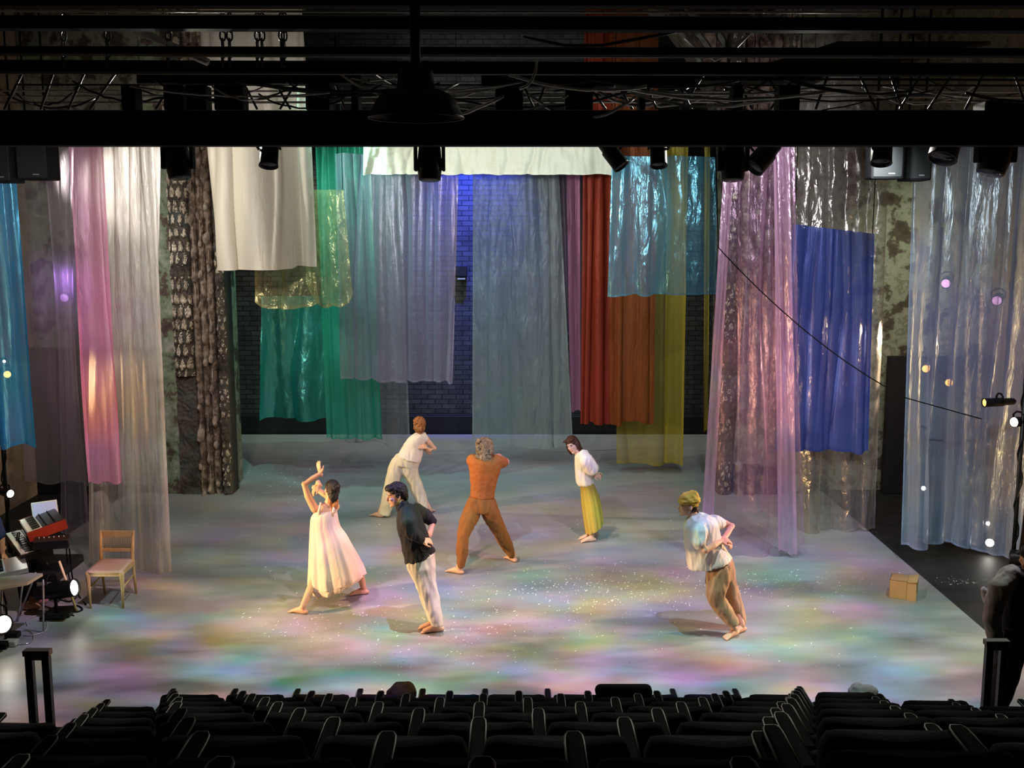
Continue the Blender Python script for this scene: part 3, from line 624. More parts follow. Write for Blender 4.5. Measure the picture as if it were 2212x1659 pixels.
# bell shaped lamp
p = at(899, 255, 6.4); s = 6.4/FPX; root = empty('pendant_lamp', p, 'large black bell shaped pendant lamp hanging before the border beam', 'lamp')
prof = [(0, 100*s), (2*s, 101*s), (4*s, 99*s), (20*s, 92*s), (38*s, 82*s), (48*s, 72*s), (54*s, 60*s), (58*s, 48*s), (60*s, 40*s), (90*s, 37*s), (100*s, 34*s), (106*s, 24*s), (108*s, 6*s)]
MB().lathe(p, (0,0,1), prof, 40, cap=False).build('shade', 'black_metal', root); MB().tube([p+Vector((0,0,104*s)), p+Vector((0,0,320*s))], .03, 8).build('stem', 'black', root)
rg = [p+Vector((100.5*s*math.cos(2*PI*j/40), 100.5*s*math.sin(2*PI*j/40), 0)) for j in range(40)]
MB().tube(rg, .004, 6, closed=True).build('rim', 'dark_metal', root)

bar(254, 9, 10.02, -120, 2330, 'black', 'black bar hidden behind the border carrying the stage lamps')
BZ = at(0, 254, 10.02).z
# moving head lamps below the border
def moving_head(px, py, Y, w_, tiltx, label):
    c = at(px, py, Y); s = w_*Y/FPX/2; root = empty('moving_head_lamp', c, label, 'stage lamp', 'moving head lamps under the border')
    MB().rbox(c+Vector((0,0,s*2.3)), (s*2.1, s*1.6, s*1.0), s*.15).build('base', 'black', root, smooth=False)
    for e in (-1, 1): MB().rbox(c+Vector((e*s*.95,0,s*.9)), (s*.22, s*.7, s*2.6), s*.08).build('yoke_arm', 'black', root, smooth=False)
    ax = Vector((tiltx, -.15, -1)).normalized()
    MB().lathe(c-ax*s*1.3, ax, [(0, s*.5), (s*.1, s*.75), (s*.9, s*.82), (s*1.6, s*.84), (s*2.3, s*.74), (s*2.35, s*.66)], 24).build('head', 'black_metal', root)
    MB().lathe(c+ax*s*1.03, ax, [(0, s*.64), (s*.03, s*.6)], 20).build('lens', 'glass_dark', root)
moving_head(385, 352, 9.9, 64, .15, 'black moving head lamp under the border before the carved pillar')
moving_head(928, 357, 9.9, 62, 0, 'black moving head lamp under the border before the white valance')
moving_head(1583, 357, 9.9, 62, 0, 'black moving head lamp under the border beside the turquoise organza')
moving_head(2150, 335, 9.9, 78, -.3, 'black moving head lamp under the border before the icy blue curtain')
def can(name, c, d, L, r, label, group=None, lens=None, cat='stage lamp', yoke=True, body='black_metal'):
    c = Vector(c); d = Vector(d).normalized(); root = empty(name, c, label, cat, group)
    MB().lathe(c-d*L*.5, d, [(0, r*.45), (L*.06, r*.75), (L*.35, r*.8), (L*.4, r*.98), (L*.95, r), (L, r*1.04), (L, r*.9), (L*.93, r*.88)], 24, cap=True).build('housing', body, root)
    MB().lathe(c+d*L*.44, d, [(0, r*.86), (.012, r*.82)], 24).build('lens', lens or 'glass_dark', root)
    if yoke:
        sd = d.cross(Vector((0,0,1))); sd = sd.normalized() if sd.length > .05 else Vector((1,0,0)); up = sd.cross(d).normalized()
        if up.z < 0: up = -up
        pts = [c+sd*r*1.15, c+sd*r*1.2+up*r*1.3, c+sd*r*.5+up*r*1.9, c-sd*r*.5+up*r*1.9, c-sd*r*1.2+up*r*1.3, c-sd*r*1.15]
        MB().tube(pts, .012, 6).build('yoke', 'black', root)
    return root
for px, py, wd, dx, lab in ((582, 322, 40, 0, 'small black lamp peeping under the border before the white cotton cloth'), (1422, 322, 36, 0, 'small black lamp peeping under the border above the turquoise organza'),
                            (1320, 330, 36, -1.2, 'tilted black lamp with clamp at the right end of the white valance'), (1652, 335, 46, 1.5, 'tilted black lamp pointing down left before the foil curtain'),
                            (1905, 316, 44, .2, 'small black lamp under the border over the right loudspeaker'), (2045, 308, 60, .6, 'black lamp corner showing under the border at far right')):
    Y = 10.1; c = at(px, py, Y); rt_ = can('hanging_lamp', c, (-dx*.5, -.3, -.8), .34, wd/2*Y/FPX, lab, 'small lamps under the border')
    MB().tube([c+Vector((0,0,.06)), Vector((c.x, 10.02, BZ))], .018, 8).build('hanging_bracket', 'black', rt_)
# loudspeakers
def speaker(px0, px1, py0, py1, Y, label, rot=0):
    a = at(px0, py0, Y); b = at(px1, py1, Y); c = (a+b)/2; W = abs(b.x-a.x); H_ = abs(a.z-b.z); c.z += .12; H_ += .24
    root = empty('loudspeaker', c, label, 'loudspeaker'); M_ = Matrix.Rotation(rot, 3, 'Z')
    MB().rbox(c+M_@Vector((0,.16,0)), (W, .34, H_), .02, M_).build('cabinet', 'speaker_body', root, smooth=False)
    MB().rbox(c+M_@Vector((0,-.015,0)), (W*.9, .02, H_*.94), .015, M_).build('grille', P('grille%d' % px0, (.008,.012,.011), .7), root, smooth=False)
    for e in (-1, 1): MB().tube([c+M_@Vector((e*W*.3,.16,H_*.4)), c+M_@Vector((e*W*.3,.16,H_*.4+1.4))], .012, 6).build('suspension_bar', 'black', root)
    MB().box(c+M_@Vector((W*.12,-.03,-H_*.41)), (W*.2, .004, .012), M_).build('badge', 'silver', root, smooth=False)
speaker(32, 107, 312, 388, 12.0, 'dark green grey loudspeaker hung behind the blue cloth at upper left', .05)
speaker(-30, 26, 312, 394, 11.9, 'dark loudspeaker cut by the left edge beside the blue cloth')
speaker(1886, 1950, 312, 386, 12.0, 'black loudspeaker hung at upper right over the foil curtain', -.1)
speaker(1958, 2010, 312, 390, 12.2, 'black loudspeaker half behind the icy blue curtain at upper right', -.1)
# long slack wire on the right
pts = []
A, B_ = at(1552, 535, 12.8), at(1958, 860, 12.8)
for i in range(25):
    t = i/24; p = A.lerp(B_, t); p.z -= .32*4*t*(1-t)*.5; pts.append(p)
pts = [at(1545, 300, 12.8)] + pts + [at(2120, 905, 13.1)]
tag(MB().tube(pts, .007, 6).build('slack_wire', 'black'), 'thin black wire slung diagonally across the pink and ultramarine cloths', 'wire')

# lamps on a boom stand at right and behind the icy curtain
def boom(x, Y, h, label):
    root = empty('lamp_stand', (x, Y, 0), label, 'stand')
    MB().tube([(x,Y,0),(x,Y,h)], .025, 10).build('pole', 'black_metal', root); MB().lathe((x,Y,0), (0,0,1), [(0,.26),(.03,.26),(.05,.05)], 24).build('base_plate', 'black_metal', root)
    pts = [(x+.035*math.cos(k*.9), Y+.035*math.sin(k*.9)-.01, .2+k*.09) for k in range(int((h-.3)/.09))]
    MB().tube(pts, .011, 6).build('wound_cable', 'black', root)
    return root
Yb_ = 12.4; xb = at(2196, 1100, Yb_).x
boom(xb, Yb_, 2.9, 'black lamp stand wound with cable behind the person in grey sleeves')
def bl(px, py, Y, d, L, r, lens, lab, grp='side lamps behind the icy curtain'):
    c = at(px, py, Y); d = Vector(d).normalized(); return can('side_lamp', c-d*L*.5, d, L, r, lab, grp, lens)
bl(2125, 870, 12.9, (-1,-.15,-.02), .42, .055, 'lens_warm', 'black profile lamp with orange lens pointing left behind the icy curtain')
bl(2190, 912, 12.4, (-1,-.5,0), .16, .062, 'lens_white', 'white hot round lamp on the stand at the right edge')
bl(2000, 797, 14.9, (-.4,-1,-.05), .3, .06, 'lens_warm', 'orange lens glowing through the icy curtain nearest its left edge')
bl(2050, 827, 14.9, (-.4,-1,-.05), .3, .06, 'lens_warm', 'orange lens glowing through the middle of the icy curtain')
bl(2043, 613, 14.8, (-.5,-1,-.2), .3, .07, 'lens_pink', 'pink lens glowing high through the icy curtain')
bl(2153, 650, 14.2, (-.6,-1,-.2), .3, .07, 'lens_pink', 'pink lens glowing high near the right side of the icy curtain')
bl(1995, 1055, 14.8, (-.5,-1,0), .2, .035, 'lens_white', 'small white lamp glowing through the lower left of the icy curtain')
bl(2138, 1173, 14.0, (-.5,-1,0), .24, .062, 'lens_white', 'round white lamp glowing at the bottom of the icy curtain')
bl(2134, 1131, 14.2, (-.5,-1,0), .16, .03, 'lens_white', 'tiny white lamp just above the round white one')
bl(2185, 1205, 12.2, (-.6,.5,-.1), .34, .1, None, 'unlit black lamp with brass knobs at the foot of the right stand')
for i, (px, Y) in enumerate(((2005, 15.05), (2075, 15.05), (2160, 14.4))):
    p = at(px, 1000, Y); boom(p.x, Y, 4.4, ('black lamp stand behind the left part of the icy curtain', 'black lamp stand behind the middle of the icy curtain', 'black lamp stand behind the right part of the icy curtain')[i])

# ============================================================ seats
seat_root = None
def seat_proto():
    root = empty('theatre_seat', (0,0,0))
    b = MB(); N = 12; vs = []
    # back: slightly dished, rounded upper corners
    prof = [(-.235,.36),(-.24,.6),(-.24,.74),(-.225,.785),(-.19,.80),(-.1,.803),(0,.80),(.1,.803),(.19,.80),(.225,.785),(.24,.74),(.24,.6),(.235,.36)]
    K = len(prof)
    for (dy, sc_) in ((0,.97),(-.012,1),(-.055,1),(-.07,.96)):
        for x, z in prof: vs.append((x*sc_, dy + .06*(abs(x)/.24)**2 + (z-.6)*-.16, .6+(z-.6)*(sc_*.5+.5)))
    fs = [(i*K+j, i*K+j+1, (i+1)*K+j+1, (i+1)*K+j) for i in range(3) for j in range(K-1)]
    fs += [(i*K+K-1, i*K, (i+1)*K, (i+1)*K+K-1) for i in range(3)] + [tuple(range(K))[::-1], tuple(3*K+j for j in range(K))]
    b.add(vs, fs); b.build('backrest', 'seat_cloth', root)
    MB().rbox((0, .16, .44), (.46, .12, .36), .05, Matrix.Rotation(R(-14), 3, 'X')).build('seat_cushion', 'seat_cloth', root)
    arm(root, -.265)
    return root
def arm(root, x):
    a = MB().rbox((x, .22, .645), (.046, .40, .03), .01, ); a.box((x, .2, .33), (.03, .3, .62)); a = a.build('armrest', 'seat_cloth', root, smooth=False)
    pts = [(x-.027,.02,.648)]; 
    pts += [(x-.027,.36,.655),(x-.024,.40,.656),(x-.015,.42,.656),(x+.015,.42,.656),(x+.024,.40,.656),(x+.027,.36,.655),(x+.027,.02,.648)]
    MB().tube(pts, .0035, 6).build('armrest_rim', 'rim', a)
    return a
def copy_tree(o, parent=None, skip=()):
    c = o.copy(); col.objects.link(c); ORG[c.name] = ORG.get(o.name, Vector())
    if parent: c.parent = parent
    for ch in o.children:
        if ch.name.split('.')[0] in skip: continue
        copy_tree(ch, c, skip)
    return c
proto = seat_proto(); used = [False]
ORD = ['first','second','third','fourth','fifth','sixth','seventh','eighth','ninth','tenth','eleventh']
def rowname(k):
    n = 9-k
    return 'front row' if n == 0 else ORD[n]+' row'
def place_seat(x, y, z, label, rz=0., extra=False):
    if not used[0]: o = proto; used[0] = True
    else: o = copy_tree(proto)
    o.location = (x, y, z); o.rotation_euler = (0, 0, rz)
    tag(o, label, 'theatre seat', 'rows of black theatre seats')
    if extra:
        ORG['_'] = Vector(); t = [c for c in o.children if c.name.startswith('armrest')][0]
        c = copy_tree(t, o); c.location.x += .53
    return o
LK = {1:485,2:438,3:411,4:395,5:386,6:388,7:381,8:378,9:376}
risers = MB(); seat_pos = {}
for k in range(1, 10):
    Yf = 2.05+.8175*(k-1); za = 3.316-.3516*(k-1); zf = za-.65; y = Yf-.42
    d = Yf*cp + (HC-za)*sp; x0 = (LK[k]-CX)/FPX*d
    for j in range(k+1):
        place_seat(x0+.53*(j+.5), y, zf, 'black theatre seat, %s, centre block, %s from left aisle' % (rowname(k), ORD[j]), extra=(j == k))
        seat_pos[(k, j)] = (x0+.53*(j+.5), y, zf)
    risers.box((0, y+.15, zf/2-.4), (15.6, .83, max(.05, zf+.8)))
    # side blocks, set a little lower
    zl = zf-.07; dl = (y*cp + (HC-zl-.8)*sp); xr_ = (341-CX)/FPX*dl
    nl = {9:0, 8:1, 7:1, 6:3, 5:3, 4:3, 3:2, 2:1, 1:0}[k]
    for j in range(nl): place_seat(xr_-.53*(j+.5), y-.06*j, zl, 'black theatre seat, %s, left block, %s from the aisle' % (rowname(k), ORD[j]), rz=0)
    zr = zf+.02; dr = (y*cp + (HC-zr-.8)*sp); xl_ = (1757-CX)/FPX*dr
    nr = {9:1, 8:3, 7:3, 6:3, 5:3, 4:3, 3:2, 2:1, 1:0}[k]
    for j in range(nr): place_seat(xl_+.53*(j+.5)+(.08 if k == 8 and j else 0), y-.05*j, zr-.02*j, 'black theatre seat, %s, right block, %s from the aisle' % (rowname(k), ORD[j]), rz=0, extra=(j == nr-1))
struct(risers.build('floor_seating', 'black', smooth=False))
# rails at the front corners
def rail(x0, x1, py0, py1, Y, label):
    a = at(x0, py0, Y); b = at(x1, py0+3, Y); zb = at(x0, py1, Y).z; root = empty('handrail', ((a.x+b.x)/2, Y, zb), label, 'handrail'); w2 = .022
    pw = .055
    for x in (a.x+pw/2, b.x-pw/2): MB().rbox((x, Y, (a.z+zb)/2), (pw, .05, a.z-zb), .004).build('post', 'black_metal', root, smooth=False)
    MB().rbox(((a.x+b.x)/2, Y, a.z), (b.x-a.x+.02, .07, .045), .006).build('top_rail', P('rail_top%d' % x0, (.2,.15,.12), .5), root, smooth=False)
    MB().rbox(((a.x+b.x)/2, Y, a.z-.045), (b.x-a.x-.02, .03, .03), .004).build('bracket', 'grey_metal', root, smooth=False)
rail(55, 107, 1409, 1600, 7.7, 'narrow black handrail standing at the front left aisle')
rail(2130, 2176, 1388, 1560, 7.9, 'narrow black handrail beside the person at the right')
# coats and bag lying on seats
def heap(name, px, py, wpx, hpx, Y, mat, seed, label, cat):
    c = at(px, py, Y); s = Y/FPX; o = MB(); o.ell(c, (wpx/2*s, .16, hpx*s), n=48, m=30)
    for i, p in enumerate(o.v):
        d = p-c; q = mn.noise(p*6+Vector((seed,0,0)))*.38+mn.noise(p*15+Vector((seed,0,0)))*.2; o.v[i] = c+d*(1+q)
    tag(o.build(name, mat), label, cat)
heap('rumpled_coat', 868, 1500, 66, 26, 8.3, 'cl_black', 3, 'rumpled black coat heaped over a front row seat left of centre', 'coat')
heap('draped_jacket', 1862, 1496, 62, 18, 8.3, 'cl_grey', 9, 'grey jacket draped over a front row seat of the right block', 'jacket')
c = at(1347, 1493, 8.15); tag(MB().rbox(c, (.46, .1, .1), .045).build('seat_bolster', 'seat_cloth'), 'rounded black cushion standing up behind the front row, right of centre', 'cushion')
# ============================================================ wooden chair
fl = G(262, 1314, .012); fr_ = G(243, 1316, 0)
ca = G(193, 1316, .012); cb = G(268, 1314, .012); wch = (cb-ca).length; YC = (ca.y+cb.y)/2
bc = G(290, 1286, .012)
ori = Vector(((ca.x+cb.x)/2, YC, .012)); root = empty('wooden_chair', ori, 'wooden chair with leather seat and corded back left of the dancers', 'chair')
hw = wch/2; dep = max(.42, min(.6, bc.y-YC)); sk = (bc.x-cb.x)-.0
def C(x, y, z): return ori+Vector((x + sk*(y/dep)*.62, y, z))
def leg(p, q, r0, r1, n=10): return MB().tube([p.lerp(q, t) for t in (0,.4,1)], [r0, (r0+r1)/2*1.05, r1], n)
for e in (-1, 1):
    MB().tube([C(e*hw,0,.45), C(e*hw,0,.40), C(e*hw*.99,.005,.25), C(e*hw*.96,.01,0)], [.027,.028,.02,.013], 10).build('leg', 'wood_chair', root)
    MB().tube([C(e*hw*.96,dep+.06,0), C(e*hw*.96,dep+.02,.25), C(e*hw*.96,dep-.01,.45), C(e*hw*.97,dep+.02,.65), C(e*hw,dep+.06,.79)], [.013,.018,.022,.019,.014], 10).build('back_post', 'wood_chair', root)
    MB().tube([C(e*hw*.97,.02,.24), C(e*hw*.95,dep+.01,.26)], .009, 8).build('stretcher', 'wood_chair', root)
    MB().box((C(e*hw*.97,dep/2,.415)), (.022, dep, .06)).build('side_rail', 'wood_chair', root, smooth=False)
MB().rbox(C(0,0,.42), (2*hw, .025, .062), .01).build('front_rail', 'wood_chair', root, smooth=False)
s = MB(); n_ = 10; vs = []
for zz in (.44, .462):
    for i in range(n_+1):
        for j in range(n_+1):
            u = i/n_-.5; v = j/n_; vs.append(C(u*2*hw*(1.04-.08*v), v*(dep+.02)-.025, zz-(.018*math.cos(PI*u)*math.sin(PI*v) if zz > .45 else 0)))
m_ = n_+1
for b0 in (0, m_*m_): s.f += [(b0+i*m_+j, b0+i*m_+j+1, b0+(i+1)*m_+j+1, b0+(i+1)*m_+j) for i in range(n_) for j in range(n_)]
edge = [i for i in range(m_)] + [i*m_+n_ for i in range(1, m_)] + [n_*m_+j for j in range(n_-1, -1, -1)] + [i*m_ for i in range(n_-1, 0, -1)]
s.f += [(edge[i], edge[(i+1) % len(edge)], edge[(i+1) % len(edge)]+m_*m_, edge[i]+m_*m_) for i in range(len(edge))]
s.v = vs; s.m = [0]*len(s.f); s.build('seat', 'seat_leather', root)
MB().rbox(C(0,dep+.055,.745), (2*hw*.97, .022, .085), .01).build('top_rail', 'wood_chair', root, smooth=False)
MB().rbox(C(0,dep+.02,.56), (2*hw*.97, .02, .04), .008).build('lower_rail', 'wood_chair', root, smooth=False)
for j in range(15):
    x = (j-7)*2*hw*.057; MB().tube([C(x,dep+.045,.72), C(x+.004,dep+.025,.57)], .0065, 6).build('back_cord', 'cord', root)
# ============================================================ cardboard box lying on its side, open to the right
a = G(1920, 1291, .012); b = G(1978, 1299, .012); c = G(1990, 1283, .012)
ux = (b-a); Wb = ux.length; ux.normalize(); uy = Vector((-ux.y, ux.x, 0)); Db = .27; Hb = .225
rt = empty('cardboard_box', (a+b)/2+uy*Db/2, 'open brown cardboard box lying on its side at the right edge of the grey stage', 'box')
def PT(x, y, z): return a+ux*x+uy*y+Vector((0,0,z))
def plate(pts, th, nrm):
    pts = [Vector(p) for p in pts]; q = [p+Vector(nrm)*th for p in pts]
    o = MB(); o.add(pts+q, [(0,1,2,3),(7,6,5,4)]+[(i, i+4, (i+1)%4+4, (i+1)%4) for i in range(4)]); return o
o = MB()
for pp, nr in (([PT(0,0,0),PT(Wb*.64,0,0),PT(Wb*.64,0,Hb),PT(0,0,Hb)], uy), ([PT(0,Db,0),PT(Wb*.64,Db,0),PT(Wb*.64,Db,Hb),PT(0,Db,Hb)], -uy),
               ([PT(0,0,Hb),PT(Wb*.64,0,Hb),PT(Wb*.64,Db,Hb),PT(0,Db,Hb)], Vector((0,0,-1))), ([PT(0,0,0),PT(Wb*.64,0,0),PT(Wb*.64,Db,0),PT(0,Db,0)], Vector((0,0,1))),
               ([PT(0,0,0),PT(0,Db,0),PT(0,Db,Hb),PT(0,0,Hb)], ux)):
    q = plate(pp, .005, nr); o.add(q.v, q.f)
o.build('carton', 'cardboard', rt, smooth=False)
for pp, nr in (([PT(Wb*.65,0,0),PT(Wb,-.01,0),PT(Wb,-.01,Hb*.98),PT(Wb*.65,0,Hb*.98)], uy), ([PT(Wb*.65,Db,0),PT(Wb,Db+.02,0),PT(Wb,Db+.02,Hb),PT(Wb*.65,Db,Hb)], -uy),
               ([PT(Wb*.65,-.01,Hb),PT(Wb*1.02,-.02,Hb+.01),PT(Wb*1.02,Db+.02,Hb+.02),PT(Wb*.65,Db,Hb)], Vector((0,0,-1))), ([PT(Wb*.65,0,.002),PT(Wb*1.0,0,.0),PT(Wb*1.0,Db,.0),PT(Wb*.65,Db,.002)], Vector((0,0,1)))):
    plate(pp, .005, nr).build('flap', 'cardboard', rt, smooth=False)
# ============================================================ musician's corner
def keyboard(name, A, B, width, th, label, body, nkeys, cat='keyboard', panel=None, endcheek=None, tilt=.0, keyfrac=.5):
    """A,B: front edge ends (keys side); width goes to the side away from the player; coordinates in metres"""
    A = Vector(A); B = Vector(B); ux = (B-A).normalized(); Lk = (B-A).length; uz = Vector((0,0,1)); uy = uz.cross(ux).normalized()
    if uy.x < 0: uy = -uy
    uy = (uy+uz*tilt).normalized(); un = ux.cross(uy).normalized(); un = un if un.z > 0 else -un
    M_ = Matrix((ux, uy, un)).transposed(); c = (A+B)/2+uy*width/2; root = empty(name, c-un*th/2, label, cat)
    MB().box(c, (Lk, width, th), M_).build('body', body, root, smooth=False)
    kc = A+uy*width*keyfrac/2+un*(th/2+.006)
    MB().box(kc+ux*Lk/2, (Lk*.94, width*keyfrac*.9, .012), M_).build('white_keys', 'key_white', root, smooth=False)
    o = MB(); kw = Lk*.94/nkeys
    for i in range(nkeys-1):
        if i % 7 in (2, 6): continue
        o.box(A+ux*(Lk*.03+kw*(i+1))+uy*width*keyfrac*.62+un*(th/2+.018), (kw*.55, width*keyfrac*.5, .014), M_)
    o.build('black_keys', 'key_black', root, smooth=False)
    if panel:
        MB().box(A+ux*Lk/2+uy*width*(keyfrac+(1-keyfrac)/2)+un*(th/2+.006), (Lk*.93, width*(1-keyfrac)*.9, .012), M_).build('control_panel', panel, root, smooth=False)
        o = MB()
        for i in range(12):
            for j in range(2): 
                q = A+ux*Lk*(.07+.078*i)+uy*width*(keyfrac+.1+(1-keyfrac)*.4*j)+un*(th/2+.012); o.lathe(q, un, [(0,.009),(.018,.007)], 8)
        o.build('knobs', 'black_metal', root, smooth=False)
    if endcheek:
        for e in (0, 1): MB().box(A+ux*Lk*e+uy*width/2, (.02, width*1.02, th*1.25), M_).build('end_cheek', endcheek, root, smooth=False)
    return root
YK = 12.0
k1 = keyboard('stage_piano', at(46, 1208, 11.6), at(12, 1160, 12.6), .34, .08, 'black stage piano on the lower tier of the keyboard stand', 'black_metal', 36, panel='dark_metal', tilt=.12)
k2 = keyboard('synthesizer', at(62, 1161, 11.75), at(44, 1133, 12.5), .42, .09, 'synthesizer with red end panels on top of the keyboard stand', 'black_metal', 22, panel='dark_metal', endcheek='red_panel', tilt=.25, keyfrac=.42)
k3 = keyboard('mini_keyboard', at(-30, 1252, 11.0), at(-34, 1222, 11.6), .0+.42, .05, 'small silver keyboard lying on the folding table', 'silver', 15, tilt=.1)
# box module between keyboards, laptop
c = at(112, 1172, 11.7); t = empty('mixer_unit', c, 'black effects unit under the red ended synthesizer', 'effects unit')
MB().rbox(c, (.38,.22,.10), .01, Matrix.Rotation(.3, 3, 'Z')).build('case', 'black_metal', t, smooth=False); o = MB()
for i in range(6): o.lathe(c+Vector((-.13+.05*i, -.03+.015*i, .05)), (0,0,1), [(0,.01),(.02,.008)], 8)
o.build('knobs', 'silver', t)
c = at(98, 1118, 12.6); t = empty('laptop', c, 'open laptop glowing violet behind the synthesizer', 'laptop')
Mr = Matrix.Rotation(R(35), 3, 'Z') @ Matrix.Rotation(R(-20), 3, 'X')
MB().rbox(c+Vector((0,0,.1)), (.3,.012,.21), .01, Mr).build('lid', 'silver', t, smooth=False); MB().box(c+Vector((0,-.005,.1))+Mr@Vector((0,-.009,0)), (.27,.003,.18), Mr).build('screen', 'screen', t, smooth=False)
MB().box(c+Vector((-.06,-.1,-.01)), (.3,.2,.015), Matrix.Rotation(R(35), 3, 'Z')).build('keyboard_base', 'dark_metal', t, smooth=False)
# keyboard stand
p0 = at(85, 1190, 12.0); st = empty('keyboard_stand', (p0.x, 12.0, .012), 'black keyboard stand with slanting legs and trailing cables', 'stand')
zt_ = at(85, 1205, 12.0).z
MB().rbox((p0.x+.05, 12.0, zt_-.12), (.62, .75, .1), .02).build('case_tray', 'black_metal', st, smooth=False)
gl1, gl0 = at(128, 1212, 11.7), G(166, 1320, .02); gl0.y = gl0.y
MB().tube([gl1, gl0], .014, 8).build('leg', P('leg_yellow_lit', (.75,.6,.3), .5), st)  # yellow light falling on this leg is put into its colour
for (x0, y0, x1, y1) in ((100, 1215, 122, 1262), (50, 1230, 42, 1325), (60, 1215, 52, 1300)):
    MB().tube([at(x0, y0, 11.9), G(x1, y1, .02)], .012, 8).build('leg', 'grey_metal', st)
MB().tube([at(40, 1150, 12.2), at(30, 1230, 12.2)], .02, 8).build('upright', 'black_metal', st)
# folding table
tz = at(60, 1245, 11.1).z; ta, tb, tc_, td = at(92, 1236, 11.2), at(60, 1262, 10.9), at(-60, 1290, 10.6), at(-60, 1232, 11.3)
for q in (ta, tb, tc_, td): q.z = tz
tt = empty('folding_table', ((ta.x+tc_.x)/2, 11.0, .012), 'small beige folding table with thin legs at the left edge', 'table')
plate([tc_, tb, ta, td], .03, (0,0,-1)).build('table_top', 'table_top', tt, smooth=False)
for (x0, y0, x1, y1) in ((88, 1242, 94, 1366), (35, 1262, 38, 1342), (52, 1258, 44, 1325), (4, 1275, 4, 1372)):
    q = at(x0, y0, 11.0); g0 = G(x1, y1, .012); q.y = g0.y*.4+q.y*.6; MB().tube([Vector((q.x, q.y, tz-.02)), g0], .011, 8).build('leg', 'silver', tt)
# floor profile lamp facing the stage
c = at(118, 1276, 11.6); r_ = can('floor_profile_lamp', c, (1, -.15, .2), .52, .10, 'black profile lamp with a white hot lens on the floor beside the chair', None, 'lens_white')
MB().rbox(Vector((c.x+.02, c.y-.02, .05)), (.28,.3,.03), .01).build('floor_plate', 'black', r_, smooth=False); MB().tube([c-Vector((0,0,.06)), Vector((c.x+.02, c.y-.02, .06))], .02, 8).build('spigot', 'black', r_)
c = at(-8, 1345, 10.6); can('floor_flood_lamp', c, (.8, -.6, .1), .3, .10, 'bright lamp cut by the left edge beneath the folding table', None, 'lens_white')
c = at(10, 1063, 13.4); r_ = can('low_side_lamp', c, (.8, -.6, 0), .3, .055, 'small bright lamp low at the left edge behind the instruments', None, 'lens_white')
c = at(14, 806, 13.2); r_ = can('amber_side_lamp', c, (.5, -.9, 0), .3, .05, 'amber lamp glowing through the bright blue cloth', None, 'lens_gold')
c = at(8, 779, 13.2); r_ = can('tiny_side_lamp', c, (.5, -.9, 0), .2, .02, 'tiny white lamp above the amber one behind blue cloth', None, 'lens_white')
pq = at(14, 900, 13.35); boom(pq.x-.1, 13.4, 3.4, 'black lamp stand behind the bright blue cloth')
c = at(145, 640, 15.6); boom(c.x+.02, 15.78, c.z+.3, 'black lamp stand behind the dull grey sheer'); can('violet_wash_lamp', c, (.1, -1, -.1), .3, .07, 'violet lamp glowing through the dull grey sheer', None, P('lens_violet', (.8,.5,1), .3, emis=(.7,.35,1), es=.8))
spot('violet_lamp_light', at(140, 600, 13.9)+Vector((0,-.0,.0)), at(140, 620, 14.6), 34, (.6,.3,1), 90, 1, .05)
# dark tray and gear on floor
q = G(125, 1334, .012); tag(MB().rbox(q+Vector((0,.1,.03)), (.26,.28,.05), .01, Matrix.Rotation(.1,3,'Z')).build('black_tray', 'black_metal', smooth=False), 'flat black tray on the floor beneath the profile lamp', 'tray')
for i, (px, py, w_, lab) in enumerate(((28, 1378, .14, 'black power strip box lying among cables at the left edge'), (25, 1395, .13, 'silver grey adapter box beside the power strip'), (-2, 1400, .2, 'coil of black cable at the left edge'))):
    q = G(px, py, .012); tag(MB().rbox(q+Vector((0,0,.035)), (w_,.1,.06), .01).build('adapter_box' if i < 2 else 'cable_coil', ('black_metal', 'grey_metal', 'black')[i], smooth=False), lab, 'box' if i < 2 else 'cable')
random.seed(3)
def floor_cable(pp, r, mat, lab, z=None):
    P3 = [G(x, y, .02) if len(t) == 0 else at(x, y, t[0]) for x, y, *t in pp]; pts = []
    for i in range(len(P3)-1):
        p0 = P3[max(0,i-1)]; p1 = P3[i]; p2 = P3[i+1]; p3 = P3[min(len(P3)-1, i+2)]
        for k in range(6):
            t = k/6; pts.append(.5*((2*p1)+(p2-p0)*t+(2*p0-5*p1+4*p2-p3)*t*t+(3*p1-p0-3*p2+p3)*t**3))
    pts.append(P3[-1]); tag(MB().tube(pts, r, 6).build('floor_cable', mat), lab, 'cable')
floor_cable([(60,1352),(58,1340),(80,1330),(100,1340),(98,1362),(70,1372),(50,1372)], .006, 'grey_metal', 'thin pale cable looped on the floor below the folding table')
floor_cable([(20,1368),(60,1362),(72,1376),(60,1390),(15,1392)], .006, 'silver', 'white cable curling beside the adapter box')
floor_cable([(150,1185,12.0),(154,1230,12.0),(160,1262,12.0),(172,1290),(186,1306)], .009, 'black', 'black cable dropping from the keyboard stand toward the chair')
floor_cable([(143,1180,12.0),(148,1240,12.0),(156,1268,12.0),(170,1284),(150,1300),(120,1290)], .008, 'black', 'second black cable hanging from the keyboard stand')
floor_cable([(150,1316),(165,1308),(178,1316),(165,1322),(152,1318)], .01, 'black', 'small coil of black cable near the front leg of the chair')
floor_cable([(40,1320),(80,1308),(120,1316),(160,1330)], .007, 'black', 'black cable running under the profile lamp')
